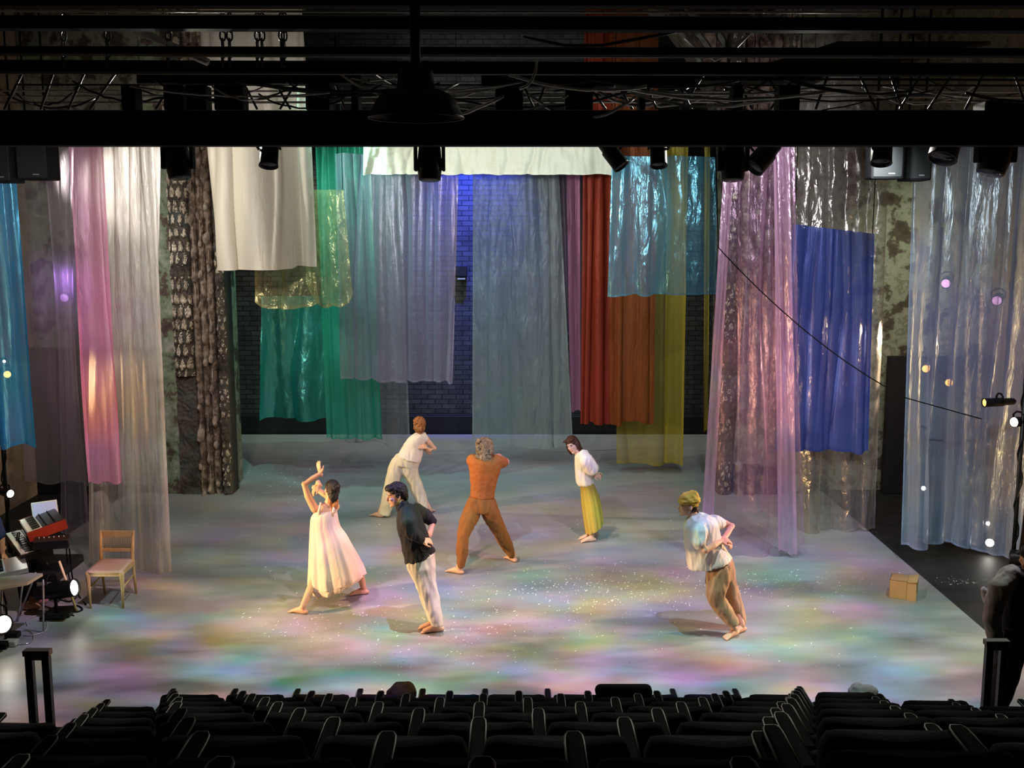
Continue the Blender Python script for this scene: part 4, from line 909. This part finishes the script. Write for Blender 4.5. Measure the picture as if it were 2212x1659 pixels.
# ============================================================ people
def wrinkle(amp, sc_, seed, st=(1,1,.45)):
    def f(p, q):
        v = Vector((p.x*sc_*st[0], p.y*sc_*st[1], p.z*sc_*st[2]+seed))
        a = mn.noise(v); r = 1-abs(a)*2.2
        return amp*1.15*(r*.8 + .6*mn.noise(v*2.3))
    return f
class Fig:
    def __init__(s, ox, oy, sc_, Y, label, skin_):
        s.ox, s.oy, s.s, s.Y = ox, oy, sc_, Y; s.label = label; s.skin = skin_; s.b = MB(); s.parts = []
    def P(s, X, Y, dy=0.): return at(s.ox+X/s.s, s.oy+Y/s.s, s.Y+dy)
    def ring(s, xl, yl, xr, yr, dh, dy=0., k=1.):
        a, b = s.P(xl, yl, dy), s.P(xr, yr, dy); A = (b-a)/2*k; return ((a+b)/2, A, Vector((0, dh*k, 0)))
    def torso(s, rings, k=.82): s.b.loft([s.ring(*r, k=k) for r in rings], 24, sub=3)
    def limb(s, pts, rad): s.b.limb([s.P(*p) if len(p) < 4 else Vector(p[:3]) for p in pts], rad)
    def head(s, c, face, up=(0,0,1), k=1., neck=None, lean=None):
        c = s.P(*c); F = Vector(face).normalized(); U = Vector(up).normalized(); X = F.cross(U).normalized(); U = X.cross(F).normalized()
        M_ = Matrix((X, F, U)).transposed(); s.hc, s.hM, s.hk = c, M_, k
        def q(x, y, z): return c+M_@Vector((x*k, y*k, z*k))
        e = lambda p, r: s.b.ell(q(*p), Vector(r)*k, M_, 20, 14)
        e((0,-.012,.03), (.074,.094,.088)); e((0,.022,-.035), (.060,.068,.078)); e((0,.045,-.085), (.036,.036,.027)); e((0,.078,-.098), (.017,.015,.014))
        e((0,.078,.028), (.052,.014,.012)); e((-.034,.068,-.02), (.02,.02,.018)); e((.034,.068,-.02), (.02,.02,.018))
        s.b.tube([q(0,.083,.02), q(0,.098,-.005), q(0,.108,-.028), q(0,.09,-.036)], [.007*k,.009*k,.013*k,.008*k], 10)
        e((0,.084,-.055), (.021,.011,.006)); e((0,.082,-.066), (.018,.011,.007))
        for sd in (-1, 1): e((sd*.077,-.008,-.008), (.009,.018,.030)); e((sd*.079,-.006,-.028), (.007,.009,.012))
        if neck: s.b.limb([q(0,-.022,-.05), s.P(*neck)], [.05*k,.055*k])
        s.q = q
    def face(s, root, brow='hair_black', closed=False):
        q, M_, k = s.q, s.hM, s.hk
        for sd in (-1, 1):
            if closed: MB().ell(q(sd*.03,.086,.005), Vector((.014,.004,.003))*k, M_, 10, 6).build('eyelid', 'eye_dark', root)
            else:
                ee = MB(); ee.ell(q(sd*.03,.079,.006), Vector((.0135,.0105,.0075))*k, M_, 12, 8, mi=0); ee.ell(q(sd*.03,.0865,.006), Vector((.006,.0045,.006))*k, M_, 10, 6, mi=1)
                ee.build('eye', ['eye_white','eye_dark'], root)
            MB().ell(q(sd*.032,.0885,.026), Vector((.019,.005,.004))*k, M_, 10, 6).build('eyebrow', brow, root)
        MB().ell(q(0,.093,-.058), Vector((.019,.005,.0055))*k, M_, 12, 6).build('lips', 'lips', root)
    def hand(s, wrist, d, nrm, side=1, curl=.5, k=1., thumb=.7):
        """side: which way the thumb points (along d x nrm)"""
        w_ = s.P(*wrist) if not isinstance(wrist, Vector) else wrist
        D = Vector(d).normalized(); N = Vector(nrm); N = (N-D*N.dot(D)).normalized(); T = D.cross(N).normalized()*side
        M_ = Matrix((T, D, N)).transposed(); pc = w_+D*.045*k
        s.b.ell(pc, Vector((.040,.052,.015))*k, M_, 16, 10); s.b.limb([w_-D*.02, w_+D*.015*k], [.025*k,.024*k])
        for i, (off, L) in enumerate(((.030,.072),(.010,.080),(-.011,.075),(-.030,.058))):
            p = w_+D*.082*k+T*off*k; pts = [w_+D*.05*k+T*off*.8*k, p]; a = .15*curl
            dd = D.copy()
            for j, f in enumerate((.45,.32,.23)):
                a += curl*.75; dd = D*math.cos(a)-N*math.sin(a)+T*(off*.6); dd.normalize(); p = p+dd*L*f*k; pts.append(p)
            s.b.limb(pts, [.0095*k,.0092*k,.0085*k,.008*k,.007*k])
        t0 = w_+D*.022*k+T*.026*k; t1 = t0+(T*.7+D*.6-N*.25*thumb).normalized()*.035*k; t2 = t1+(T*.25+D*.9-N*.5*thumb).normalized()*.03*k; t3 = t2+(D-N*.6*thumb).normalized()*.022*k
        s.b.limb([t0,t1,t2,t3], [.014*k,.011*k,.0095*k,.008*k])
    def foot(s, heel, toe, ankle, k=1., lift=0.):
        """heel, toe: crop points on the floor; ankle: (X, Y, dy) or None"""
        h = G(s.ox+heel[0]/s.s, s.oy+heel[1]/s.s, .014+lift); t = G(s.ox+toe[0]/s.s, s.oy+toe[1]/s.s, .014); 
        D = (t-h); D.z = 0; D.normalize(); L = .235*k; t = h+D*L; S = Vector((-D.y, D.x, 0)); Z = Vector((0,0,1))
        rr = []
        for u, wd, ht, zc in ((-.02,.02,.018,.03),(.03,.032,.032,.034),(.09,.033,.040,.042),(.14,.036,.030,.032),(.175,.042,.022,.024),(.205,.042,.015,.017)):
            rr.append((h+D*u*k+Z*(zc*k+lift*max(0, 1-u/.2)*0), S*wd*k, Z*ht*k))
        s.b.loft(rr, 16, sub=2)
        for i in range(5):
            o = (.034-.017*i); s.b.ell(h+D*(.213-.004*i*i*.6)*k+S*o*k+Z*.013*k, Vector((.009 if i else .012, .018 if i else .022,.010))*k, Matrix((S, D, Z)).transposed(), 10, 8)
        an = h+D*.045*k+Z*.085*k; s.b.limb([h+D*.035*k+Z*.04*k, an], [.032*k,.031*k]); return an
    def finish(s, vox=.0065):
        m_ = remesh(s.b, vox, 4, .5); o = m_.build('person', s.skin); tag(o, s.label, 'person'); s.root = o; return o
    def cloth(s, name, mat, mb, vox=.012, amp=.006, sc_=16, seed=1, sm=7, st=(1.1,1.1,.3), label=None):
        m_ = remesh(mb, vox, sm, .5, wrinkle(amp, sc_, seed, st)); o = m_.build(name, mat, s.root)
        if label: o['label'] = label
        return o
    def hair(s, blobs, mat, vox=.008, amp=.006, sc_=45, seed=0, name='hair', st=(1,1,.35)):
        mb = MB()
        for p, r in blobs: mb.ell(s.q(*p), Vector(r)*s.hk, s.hM, 18, 12)
        m_ = remesh(mb, vox, 2, .5, wrinkle(amp, sc_, seed, st)); return m_.build(name, mat, s.root)
def leg_pts(rings): return [((r[0]+r[2])/2, (r[1]+r[3])/2, r[5] if len(r) > 5 else 0) for r in rings]

# --- A: woman in long pale pink dress, arms raised, back to the audience
a = Fig(600, 980, 4.366, 12.1, 'woman in long pale pink dress lunging with bent arms raised over her head', 'skin_warm')
a.head((505,345,0), (-.55,.8,-.15), (.12,.1,1), .98, (478,475,0))
A1 = a.foot((270,1515), (175,1500), None, .98); A2 = a.foot((845,1325), (700,1335), None, .98)
dA = A1.y-a.Y; dB = A2.y-a.Y
a.torso([(385,480,560,470,.07),(345,560,555,540,.10),(340,650,560,640,.11),(365,740,570,740,.10),(370,850,600,850,.12),(380,950,640,950,.12)], .92)
a.b.limb([a.P(430,960,-.03), a.P(350,1180,-.08), A1], [.085,.055,.036]); a.b.limb([a.P(590,960,.05), a.P(770,1110,.12), A2], [.085,.055,.036])
a.limb([(350,520,-.02),(285,400,-.02),(252,290,0),(330,232,.03),(405,185,.05)], [.05,.043,.037,.031,.024])
a.limb([(545,500,.05),(470,400,.22),(345,320,.30),(380,270,.26),(400,300,.2),(372,330,.16)], [.05,.04,.034,.03,.026,.022])
a.hand((405,185,.05), (-.25,-.1,1), (-.6,-.8,0), 1, .25, .95); a.hand((385,310,.16), (-.7,-.3,-.6), (0,-.3,1), -1, .6, .9)
a.finish()
mb = MB(); rr = [(352,545,556,520,.10),(315,600,562,570,.115),(306,700,588,680,.125),(304,800,650,770,.16),(303,930,712,890,.22),(302,1080,775,1010,.27),(300,1200,812,1085,.30),(306,1265,824,1130,.31)]
mb.loft([a.ring(*r) for r in rr], 96, pleat=.075, npl=13, seed=1, sub=6, cap=False)
# lower scalloped hem panel
rr2 = [(306,1262,824,1130,.31),(330,1300,800,1160,.31),(362,1322,765,1182,.30)]
mb.loft([a.ring(*r) for r in rr2], 96, pleat=.085, npl=13, seed=1, sub=3, cap=False)
mb.limb([a.P(388,560,-.105), a.P(398,505,-.088), a.P(405,470,-.05), a.P(404,462,.0)], [.02,.014,.012,.012]); mb.limb([a.P(528,545,-.105), a.P(530,505,-.088), a.P(530,480,-.05), a.P(530,470,.0)], [.02,.014,.012,.012])
mb.build('dress', 'cl_pink', a.root)
a.hair([((0,-.025,.045),(.083,.098,.085)),((0,-.06,.0),(.075,.065,.10)),((0,-.07,-.06),(.062,.05,.085))], 'hair_black', amp=.004)
a.hair([((.02,-.135,.045),(.022,.035,.035)),((-.01,-.13,.03),(.03,.03,.03))], 'hair_black', vox=.006, name='hair_bun', seed=4)
a.hair([((.03,-.07,-.14),(.035,.03,.085)),((-.03,-.06,-.11),(.03,.03,.05))], 'hair_tip', name='hair_ends', seed=3); a.face(a.root, 'hair_black')

# --- B: man in black shirt
b = Fig(790, 1020, 4.364, 11.15, 'man in black shirt and off-white trousers leaning forward, hands behind back', 'skin_light')
b.head((292,218,0), (-1,-.28,-.2), (-.12,0,1), 1.04, (338,345,.0))
B1 = b.foot((722,1500), (505,1515), None, 1.05); B2 = b.foot((692,1468), (495,1480), None, 1.05)
TB = [(322,345,378,300,.07),(300,400,470,330,.17),(297,480,520,420,.18),(312,580,560,520,.165),(340,690,595,610,.15),(360,790,625,690,.16),(376,856,656,746,.19)]
b.torso(TB, .85)
LN = [(382,860,640,760,.11,-.07),(420,960,655,920,.10,-.08),(480,1080,672,1070,.092,-.09),(528,1200,690,1195,.085,-.09),(575,1330,712,1325,.075,-.10),(622,1440,735,1440,.07,-.10)]
LF = [(390,850,640,740,.11,.08),(425,960,640,910,.10,.09),(478,1080,640,1070,.09,.09),(525,1200,655,1190,.085,.10),(560,1310,650,1300,.075,.10),(600,1400,690,1400,.068,.10)]
for L_, an in ((LN, B1), (LF, B2)):
    p = [b.P(*q) for q in leg_pts(L_)]; b.b.limb([p[0], p[3], an], [.078,.055,.036])
b.limb([(395,385,-.19),(440,560,-.24),(520,645,-.17)], [.055,.044,.03]); b.limb([(490,360,.17),(628,480,.22),(600,590,.06),(560,625,0)], [.055,.042,.033,.027])
b.hand((525,645,-.16), (.75,.3,-.1), (0,-.6,.8), 1, .6, 1.05); b.hand((585,600,.02), (-.25,-.4,-.8), (.8,-.4,0), 1, .6, 1.05)
b.finish()
mb = MB(); mb.loft([b.ring(*r) for r in TB], 32, sub=4); mb.limb([b.P(395,385,-.17), b.P(405,470,-.24), b.P(440,575,-.25), b.P(515,625,-.2)], [.085,.09,.08,.052]); mb.limb([b.P(480,360,.16), b.P(560,410,.22), b.P(620,460,.22)], [.08,.075,.055])
mb.limb([b.P(340,330,0), b.P(352,305,0)], [.07,.062]); b.cloth('shirt', 'cl_navy', mb, .011, .009, 14, 2)
mb = MB(); mb.loft([b.ring(*r) for r in [(378,842,640,720,.16)]+[(382,860,648,775,.165),(405,930,655,890,.17)]], 28, sub=3)
for L_ in (LN, LF): mb.loft([b.ring(*r) for r in L_], 28, sub=4)
b.cloth('trousers', 'cl_offwhite', mb, .011, .010, 13, 5)
b.hair([((0,-.02,.06),(.085,.098,.072)),((0,-.062,.02),(.082,.06,.075)),((-.03,.05,.095),(.045,.045,.03)),((.03,.055,.09),(.04,.045,.032)),((0,.08,.088),(.03,.025,.02)),((.0,-.01,.115),(.05,.06,.025)),((.0,-.085,-.03),(.05,.03,.045)),((.076,-.0,.015),(.012,.025,.03)),((-.076,-.0,.015),(.012,.025,.03))], 'hair_black', vox=.006, amp=.006, sc_=55, st=(1,.6,.6)); b.face(b.root, 'hair_black', closed=True)

# --- C: person in white seen from behind
c_ = Fig(790, 880, 6.381, 15.9, 'red haired person all in white, back turned, arms folded, in a wide stance', 'skin_fair')
c_.head((740,240,.0), (-.15,.95,.25), (.0,-.1,1), 1.02, (745,345,0))
C1 = c_.foot((228,1520), (115,1500), None, .98); C2 = c_.foot((862,1475), (915,1442), None, .98)
TC = [(700,352,785,345,.06),(618,395,815,385,.12),(560,460,815,470,.14),(515,530,805,560,.13),(475,600,780,660,.14),(440,656,754,758,.175)]
c_.torso(TC, .86); dc1 = C1.y-c_.Y; dc2 = C2.y-c_.Y
L1 = [(430,640,640,700,.13,0),(350,740,560,780,.12,0),(300,880,500,900,.11,dc1*.3),(262,1050,455,1060,.105,dc1*.5),(222,1250,400,1270,.10,dc1*.8),(186,1462,328,1492,.09,dc1)]
L2 = [(520,680,745,765,.13,0),(470,860,722,830,.12,0),(545,980,738,960,.11,dc2*.3),(595,1090,785,1060,.10,dc2*.5),(665,1240,828,1200,.09,dc2*.8),(800,1432,868,1395,.075,dc2)]
for L_, an in ((L1, C1), (L2, C2)):
    p = [c_.P(*q) for q in leg_pts(L_)]; c_.b.limb([p[0], p[3], an], [.075,.055,.035])
c_.limb([(800,400,0),(880,490,.0),(945,562,.0),(880,590,-.02),(815,550,-.05)], [.05,.042,.036,.032,.026]); c_.limb([(680,420,.12),(880,625,.12),(840,590,0)], [.05,.037,.03])
c_.hand((815,555,-.10), (-.9,-.2,.25), (.1,-1,.2), 1, .3, .95); c_.hand((838,560,-.02), (-.5,-.4,.7), (.3,-1,0), -1, .3, .9)
c_.finish()
mb = MB(); mb.loft([c_.ring(*r) for r in TC], 32, sub=4); mb.limb([c_.P(780,400,0), c_.P(815,435,0)], [.075,.062]); c_.cloth('top', 'cl_white', mb, .012, .007, 15, 3)
mb = MB(); mb.loft([c_.ring(*r) for r in [(448,632,744,742,.15),(400,700,735,780,.15),(350,770,722,830,.145)]], 28, sub=3)
for L_ in (L1, L2): mb.loft([c_.ring(*r) for r in L_], 28, sub=4)
c_.cloth('trousers', 'cl_cream', mb, .012, .009, 12, 7)
c_.hair([((0,-.02,.04),(.085,.10,.09)),((0,-.06,-.02),(.078,.06,.075)),((.01,-.115,.0),(.035,.03,.035)),((0,-.08,-.09),(.025,.025,.06))], 'hair_ginger', vox=.009, amp=.016, sc_=30, st=(1,1,.8)); c_.face(c_.root, 'hair_ginger')

# --- D: man in rust shirt and trousers
d_ = Fig(950, 920, 4.879, 13.4, 'curly haired person in rust shirt and brown trousers standing astride with back turned', 'skin_light')
d_.head((478,225,0), (.05,1,.0), (0,0,1), 1.08, (480,320,0))
D1 = d_.foot((235,1565), (90,1535), None, 1.05); D2 = d_.foot((800,1440), (690,1385), None, 1.05)
TD = [(430,300,540,300,.07),(322,328,648,345,.13),(300,375,655,410,.15),(312,470,625,510,.15),(320,570,602,590,.14),(325,660,580,690,.135),(322,740,574,760,.145)]
d_.torso(TD, .87); e1 = D1.y-d_.Y; e2 = D2.y-d_.Y
L1 = [(310,755,450,765,.13,0),(270,850,438,870,.13,0),(222,960,405,985,.12,e1*.2),(195,1070,350,1085,.10,e1*.4),(183,1180,302,1190,.09,e1*.6),(180,1300,295,1305,.085,e1*.8),(186,1480,258,1490,.07,e1)]
L2 = [(430,765,580,760,.13,0),(430,880,612,860,.13,0),(460,970,642,950,.12,e2*.2),(525,1070,680,1040,.10,e2*.4),(585,1170,722,1140,.09,e2*.6),(650,1280,765,1250,.08,e2*.8),(735,1388,790,1372,.06,e2)]
for L_, an in ((L1, D1), (L2, D2)):
    p = [d_.P(*q) for q in leg_pts(L_)]; d_.b.limb([p[0], p[3], an], [.068,.055,.038])
d_.limb([(340,365,.03),(330,360,.30),(420,330,.5)], [.055,.045,.03]); d_.limb([(610,380,.03),(695,378,.16),(640,330,.42)], [.055,.05,.03])
d_.hand((420,330,.5), (.4,.8,.2), (0,-.3,1), 1, .4, 1.05); d_.hand((640,330,.42), (-.4,.8,.2), (0,-.3,1), -1, .4, 1.05)
d_.finish()
mb = MB(); mb.loft([d_.ring(*r) for r in TD], 32, sub=4); mb.limb([d_.P(350,365,0), d_.P(335,368,.15)], [.085,.068]); mb.limb([d_.P(590,375,0), d_.P(670,385,.08)], [.09,.07])
d_.cloth('shirt', 'cl_rust', mb, .012, .005, 14, 2, st=(1,1,1.2))
mb = MB(); mb.loft([d_.ring(*r) for r in [(324,738,574,758,.14),(305,800,588,810,.15),(285,860,602,870,.15),(275,900,612,900,.14)]], 28, sub=3)
for L_ in (L1, L2): mb.loft([d_.ring(*r) for r in L_], 28, sub=4)
d_.cloth('trousers', 'cl_brown', mb, .012, .010, 12, 6)
random.seed(12); bl_ = [((0,-.02,.03),(.088,.10,.09)),((0,-.06,-.03),(.095,.065,.10)),((0,-.07,-.11),(.085,.055,.07))]
for i in range(34):
    q = random.uniform(-.085,.085); z = random.uniform(-.17,.1); bl_.append(((q, -.075-random.random()*.04+.02*abs(q)/.08, z), (.022,.022,.026)))
d_.hair(bl_, 'hair_dirty', vox=.008, amp=.014, sc_=30, st=(1,1,.8)); d_.face(d_.root, 'hair_dirty')

# --- E: woman in white blouse and olive skirt
e_ = Fig(1190, 920, 6.143, 14.66, 'dark haired woman in white blouse and mustard pleated skirt leaning with hands behind her', 'skin_fair')
e_.head((285,248,0), (-.5,-1,-.28), (-.38,.05,1), .98, (372,370,0))
E1 = e_.foot((578,1530), (385,1548), None, .95); E2 = e_.foot((560,1495), (378,1505), None, .95)
TE = [(345,362,415,335,.065),(322,400,470,350,.15),(320,470,515,430,.16),(322,560,540,540,.15),(328,650,556,640,.15),(338,740,564,735,.16),(352,778,562,768,.155)]
e_.torso(TE, .8)
for an, dy in ((E1,-.07),(E2,.08)): e_.b.limb([e_.P(480,790,dy), e_.P(530,1120,dy), an], [.075,.05,.033])
e_.limb([(430,390,-.14),(560,570,-.16),(562,650,-.06)], [.045,.036,.026]); e_.limb([(450,380,.14),(600,560,.16),(570,640,.06)], [.045,.036,.026])
e_.hand((560,650,-.05), (.8,-.2,-.1), (0,-.6,.8), 1, .7, .95); e_.hand((570,642,.05), (.75,.1,.1), (0,.6,.8), 1, .7, .9)
e_.finish()
mb = MB(); mb.loft([e_.ring(*r) for r in TE], 32, sub=4); mb.limb([e_.P(430,385,-.13), e_.P(470,470,-.19), e_.P(545,575,-.17)], [.07,.095,.085]); mb.limb([e_.P(455,375,.12), e_.P(575,560,.16)], [.06,.07])
e_.cloth('blouse', 'cl_white', mb, .012, .009, 13, 4)
mb = MB(); mb.loft([e_.ring(*r) for r in [(380,728,552,722,.135),(388,775,562,755,.15),(392,850,595,830,.15),(402,1000,645,960,.19),(424,1180,678,1130,.22),(452,1350,692,1250,.24),(462,1412,694,1285,.24)]], 96, pleat=.085, npl=11, sub=6, cap=False)
mb.build('skirt', 'cl_olive', e_.root)
e_.hair([((0,-.02,.045),(.088,.10,.085)),((.0,-.055,-.02),(.09,.06,.11)),((.082,-.01,-.05),(.022,.05,.10)),((-.082,-.01,-.05),(.022,.05,.10)),((-.03,-.05,-.12),(.06,.045,.06)),((.05,.055,.09),(.04,.03,.02)),((-.05,.055,.09),(.04,.03,.02))], 'hair_brown', vox=.008, amp=.004, sc_=40); e_.face(e_.root, 'hair_black')

# --- F: woman in yellow hat
f_ = Fig(1440, 1040, 4.61, 11.1, 'woman in yellow knit hat, white shirt and tan trousers, hands clasped behind', 'skin_light')
f_.head((212,238,0), (-1,-.15,-.02), (.0,0,1), 1.0, (275,350,.0))
F1 = f_.foot((700,1530), (590,1572), None, .98); F2 = f_.foot((775,1490), (660,1530), None, .98)
TF = [(225,345,325,315,.07),(195,395,430,345,.17),(172,450,500,400,.19),(178,550,525,510,.18),(188,660,545,610,.17),(202,760,600,690,.18),(215,850,640,750,.19),(228,872,648,772,.19)]
f_.torso([(r[0]+30, r[1], r[2]-25, r[3], r[4]*.85) for r in TF], .8)
L1 = [(400,900,640,800,.11,-.06),(398,1000,630,960,.105,-.09),(392,1120,585,1130,.098,-.1),(432,1225,610,1195,.09,-.1),(520,1335,665,1290,.08,-.1),(622,1445,722,1400,.07,-.1)]
L2 = [(450,860,660,780,.11,.08),(520,980,680,930,.10,.1),(560,1100,712,1070,.095,.1),(620,1220,745,1190,.085,.1),(690,1340,775,1310,.075,.1),(735,1420,792,1395,.065,.1)]
for L_, an in ((L1, F1), (L2, F2)):
    p = [f_.P(*q) for q in leg_pts(L_)]; f_.b.limb([p[0], p[3], an], [.075,.055,.035])
f_.limb([(345,425,-.10),(335,600,-.24),(385,685,-.27),(470,640,-.2),(530,600,-.10)], [.05,.042,.038,.033,.026]); f_.limb([(490,410,.17),(585,420,.2),(648,445,.2),(605,520,.12),(560,585,0)], [.05,.042,.036,.032,.026])
f_.hand((535,600,-.09), (.9,.3,.1), (0,-.5,.8), 1, .5, 1.0); f_.hand((568,575,-.02), (.6,-.5,-.4), (.4,-.5,.7), -1, .7, .95)
f_.finish()
mb = MB(); mb.loft([f_.ring(*r) for r in TF], 32, sub=4); mb.limb([f_.P(345,410,-.09), f_.P(325,500,-.19), f_.P(318,600,-.22)], [.07,.085,.08]); mb.limb([f_.P(470,410,.14), f_.P(530,415,.18)], [.085,.065])
f_.cloth('shirt', 'cl_white', mb, .011, .011, 13, 9)
mb = MB(); mb.loft([f_.ring(*r) for r in [(398,880,652,765,.15),(396,960,668,880,.16),(394,1030,660,960,.16)]], 28, sub=3)
for L_ in (L1, L2): mb.loft([f_.ring(*r) for r in L_], 28, sub=4)
f_.cloth('trousers', 'cl_tan', mb, .011, .011, 12, 8)
f_.hair([((0,-.06,-.03),(.07,.055,.05)),((0,-.10,-.07),(.022,.022,.06))], 'hair_brown', seed=2)
f_.hair([((0,-.015,.065),(.09,.105,.075)),((0,-.045,.05),(.088,.085,.075)),((0,-.06,.105),(.06,.055,.05)),((.0,.02,.05),(.086,.08,.045))], 'cl_mustard', vox=.009, amp=.012, sc_=22, name='knit_hat', st=(.4,.4,1.6)); f_.face(f_.root, 'hair_brown')

# --- G: stagehand at the right edge
g_ = Fig(2000, 1150, 4.047, 8.75, 'person in grey sleeves, black vest and black trousers cut by the right edge', 'skin_warm')
g_.head((925,235,0), (-.5,.8,-.1), (-.1,0,1), 1.02, (940,360,0))
zf0 = g_.P(700,900).z
TG = [(860,330,1010,330,.08),(705,335,1150,335,.13),(690,450,1160,450,.15),(680,620,1140,620,.15),(660,760,1120,760,.14),(650,900,1110,900,.15)]
g_.torso(TG, .85)
gx = g_.P(860,900).x
hipL, hipR = g_.P(760,940,-.05), g_.P(980,940,.05)
fa = Vector((hipL.x-.30, 8.55, .09)); fb = Vector((hipR.x+.30, 9.1, .09))
g_.b.limb([hipL, (hipL+fa)/2+Vector((.02,-.06,0)), fa], [.09,.06,.04]); g_.b.limb([hipR, (hipR+fb)/2, fb], [.09,.06,.04])
for q in (fa, fb): g_.b.ell(q+Vector((-.06,.02,-.04)), (.12,.045,.045))
g_.limb([(740,360,-.02),(610,600,-.1),(575,760,-.08),(600,900,-.04),(625,1030,0)], [.06,.05,.045,.04,.03]); g_.limb([(1120,360,.1),(1190,640,.2),(1130,880,.1)], [.06,.045,.03])
g_.hand((630,1035,0), (.15,.1,-1), (-.9,.3,0), 1, .8, 1.05)
g_.finish()
mb = MB(); mb.limb([g_.P(745,365,-.02), g_.P(655,480,-.08), g_.P(600,620,-.1), g_.P(575,760,-.08), g_.P(600,900,-.04), g_.P(625,1010,0)], [.085,.09,.078,.072,.065,.045]); mb.limb([g_.P(1100,365,.05), g_.P(1170,640,.2), g_.P(1130,850,.1)], [.08,.075,.05]); 
mb.limb([g_.P(560,590,.18), g_.P(505,500,.2)], [.055,.03])
g_.cloth('sweatshirt', 'cl_grey', mb, .014, .009, 12, 3)
mb = MB(); mb.loft([g_.ring(*r) for r in TG], 28, sub=4); g_.cloth('vest', 'cl_black', mb, .014, .007, 12, 4)
mb = MB(); mb.loft([g_.ring(*r) for r in [(650,880,1110,880,.16),(660,980,1100,980,.16)]], 28, sub=3); mb.limb([hipL, (hipL+fa)/2+Vector((.02,-.06,0)), fa+Vector((0,0,.03))], [.13,.10,.075]); mb.limb([hipR, (hipR+fb)/2, fb+Vector((0,0,.03))], [.13,.10,.075])
g_.cloth('trousers', 'cl_black', mb, .015, .008, 10, 5)
g_.hair([((0,-.01,.06),(.088,.10,.07)),((0,.09,.045),(.06,.045,.012))], 'cl_black', amp=.001, name='cap')

# --- H: musician at the left edge, mostly out of frame
h_ = Fig(0, 1050, 4.484, 11.9, 'musician in blue shirt seated at the left edge beside the keyboards', 'skin_light')
h_.head((-190,150,0), (.9,.2,-.3), (.1,0,1), 1.02, (-205,260,0))
TH = [(-255,270,-150,270,.08),(-300,310,-40,310,.17),(-290,450,-60,450,.17),(-280,620,-70,620,.15),(-280,740,-60,740,.17)]
h_.torso(TH, .85)
h_.limb([(-70,340,-.1),(10,500,-.14),(20,640,-.1)], [.055,.045,.033]); h_.hand((22,650,-.1), (.5,.1,-.8), (.6,0,.6), 1, .4); h_.limb([(-90,340,.15),(-20,560,.25),(40,600,.4)], [.05,.04,.028])
hp = h_.P(-120,760); kn = hp+Vector((.42,.02,.0)); h_.b.limb([hp+Vector((0,-.1,0)), kn+Vector((0,-.1,0)), Vector((kn.x+.02, kn.y-.1, .09))], [.09,.06,.04]); h_.b.limb([hp+Vector((0,.1,0)), kn+Vector((0,.1,0)), Vector((kn.x+.02, kn.y+.1, .09))], [.09,.06,.04])
for q in (-.1, .1): h_.b.ell((kn.x+.08, kn.y+q, .055), (.13,.05,.045))
h_.finish(.008)
mb = MB(); mb.loft([h_.ring(*r) for r in TH], 28, sub=3); mb.limb([h_.P(-70,335,-.1), h_.P(-5,470,-.14)], [.085,.07]); h_.cloth('shirt', 'cl_blue', mb, .014, .006, 12, 3)
mb = MB(); mb.limb([hp+Vector((0,-.1,0)), kn+Vector((0,-.1,0)), Vector((kn.x+.02, kn.y-.1, .16))], [.11,.085,.06]); mb.limb([hp+Vector((0,.1,0)), kn+Vector((0,.1,0)), Vector((kn.x+.02, kn.y+.1, .16))], [.11,.085,.06]); h_.cloth('trousers', 'cl_black', mb, .014, .006, 12, 3)
h_.hair([((0,-.02,.05),(.086,.10,.08))], 'hair_black')
st0 = empty('stool', Vector((hp.x, hp.y, .012)), 'black stool under the seated musician at the left edge', 'stool')
MB().lathe((hp.x, hp.y, hp.z-.16), (0,0,1), [(0,.17),(.02,.18),(.05,.17)], 24).build('seat', 'black', st0)
for k in range(4): MB().tube([(hp.x+.1*math.cos(k*PI/2+.7), hp.y+.1*math.sin(k*PI/2+.7), hp.z-.15), (hp.x+.17*math.cos(k*PI/2+.7), hp.y+.17*math.sin(k*PI/2+.7), .012)], .012, 8).build('leg', 'black_metal', st0)
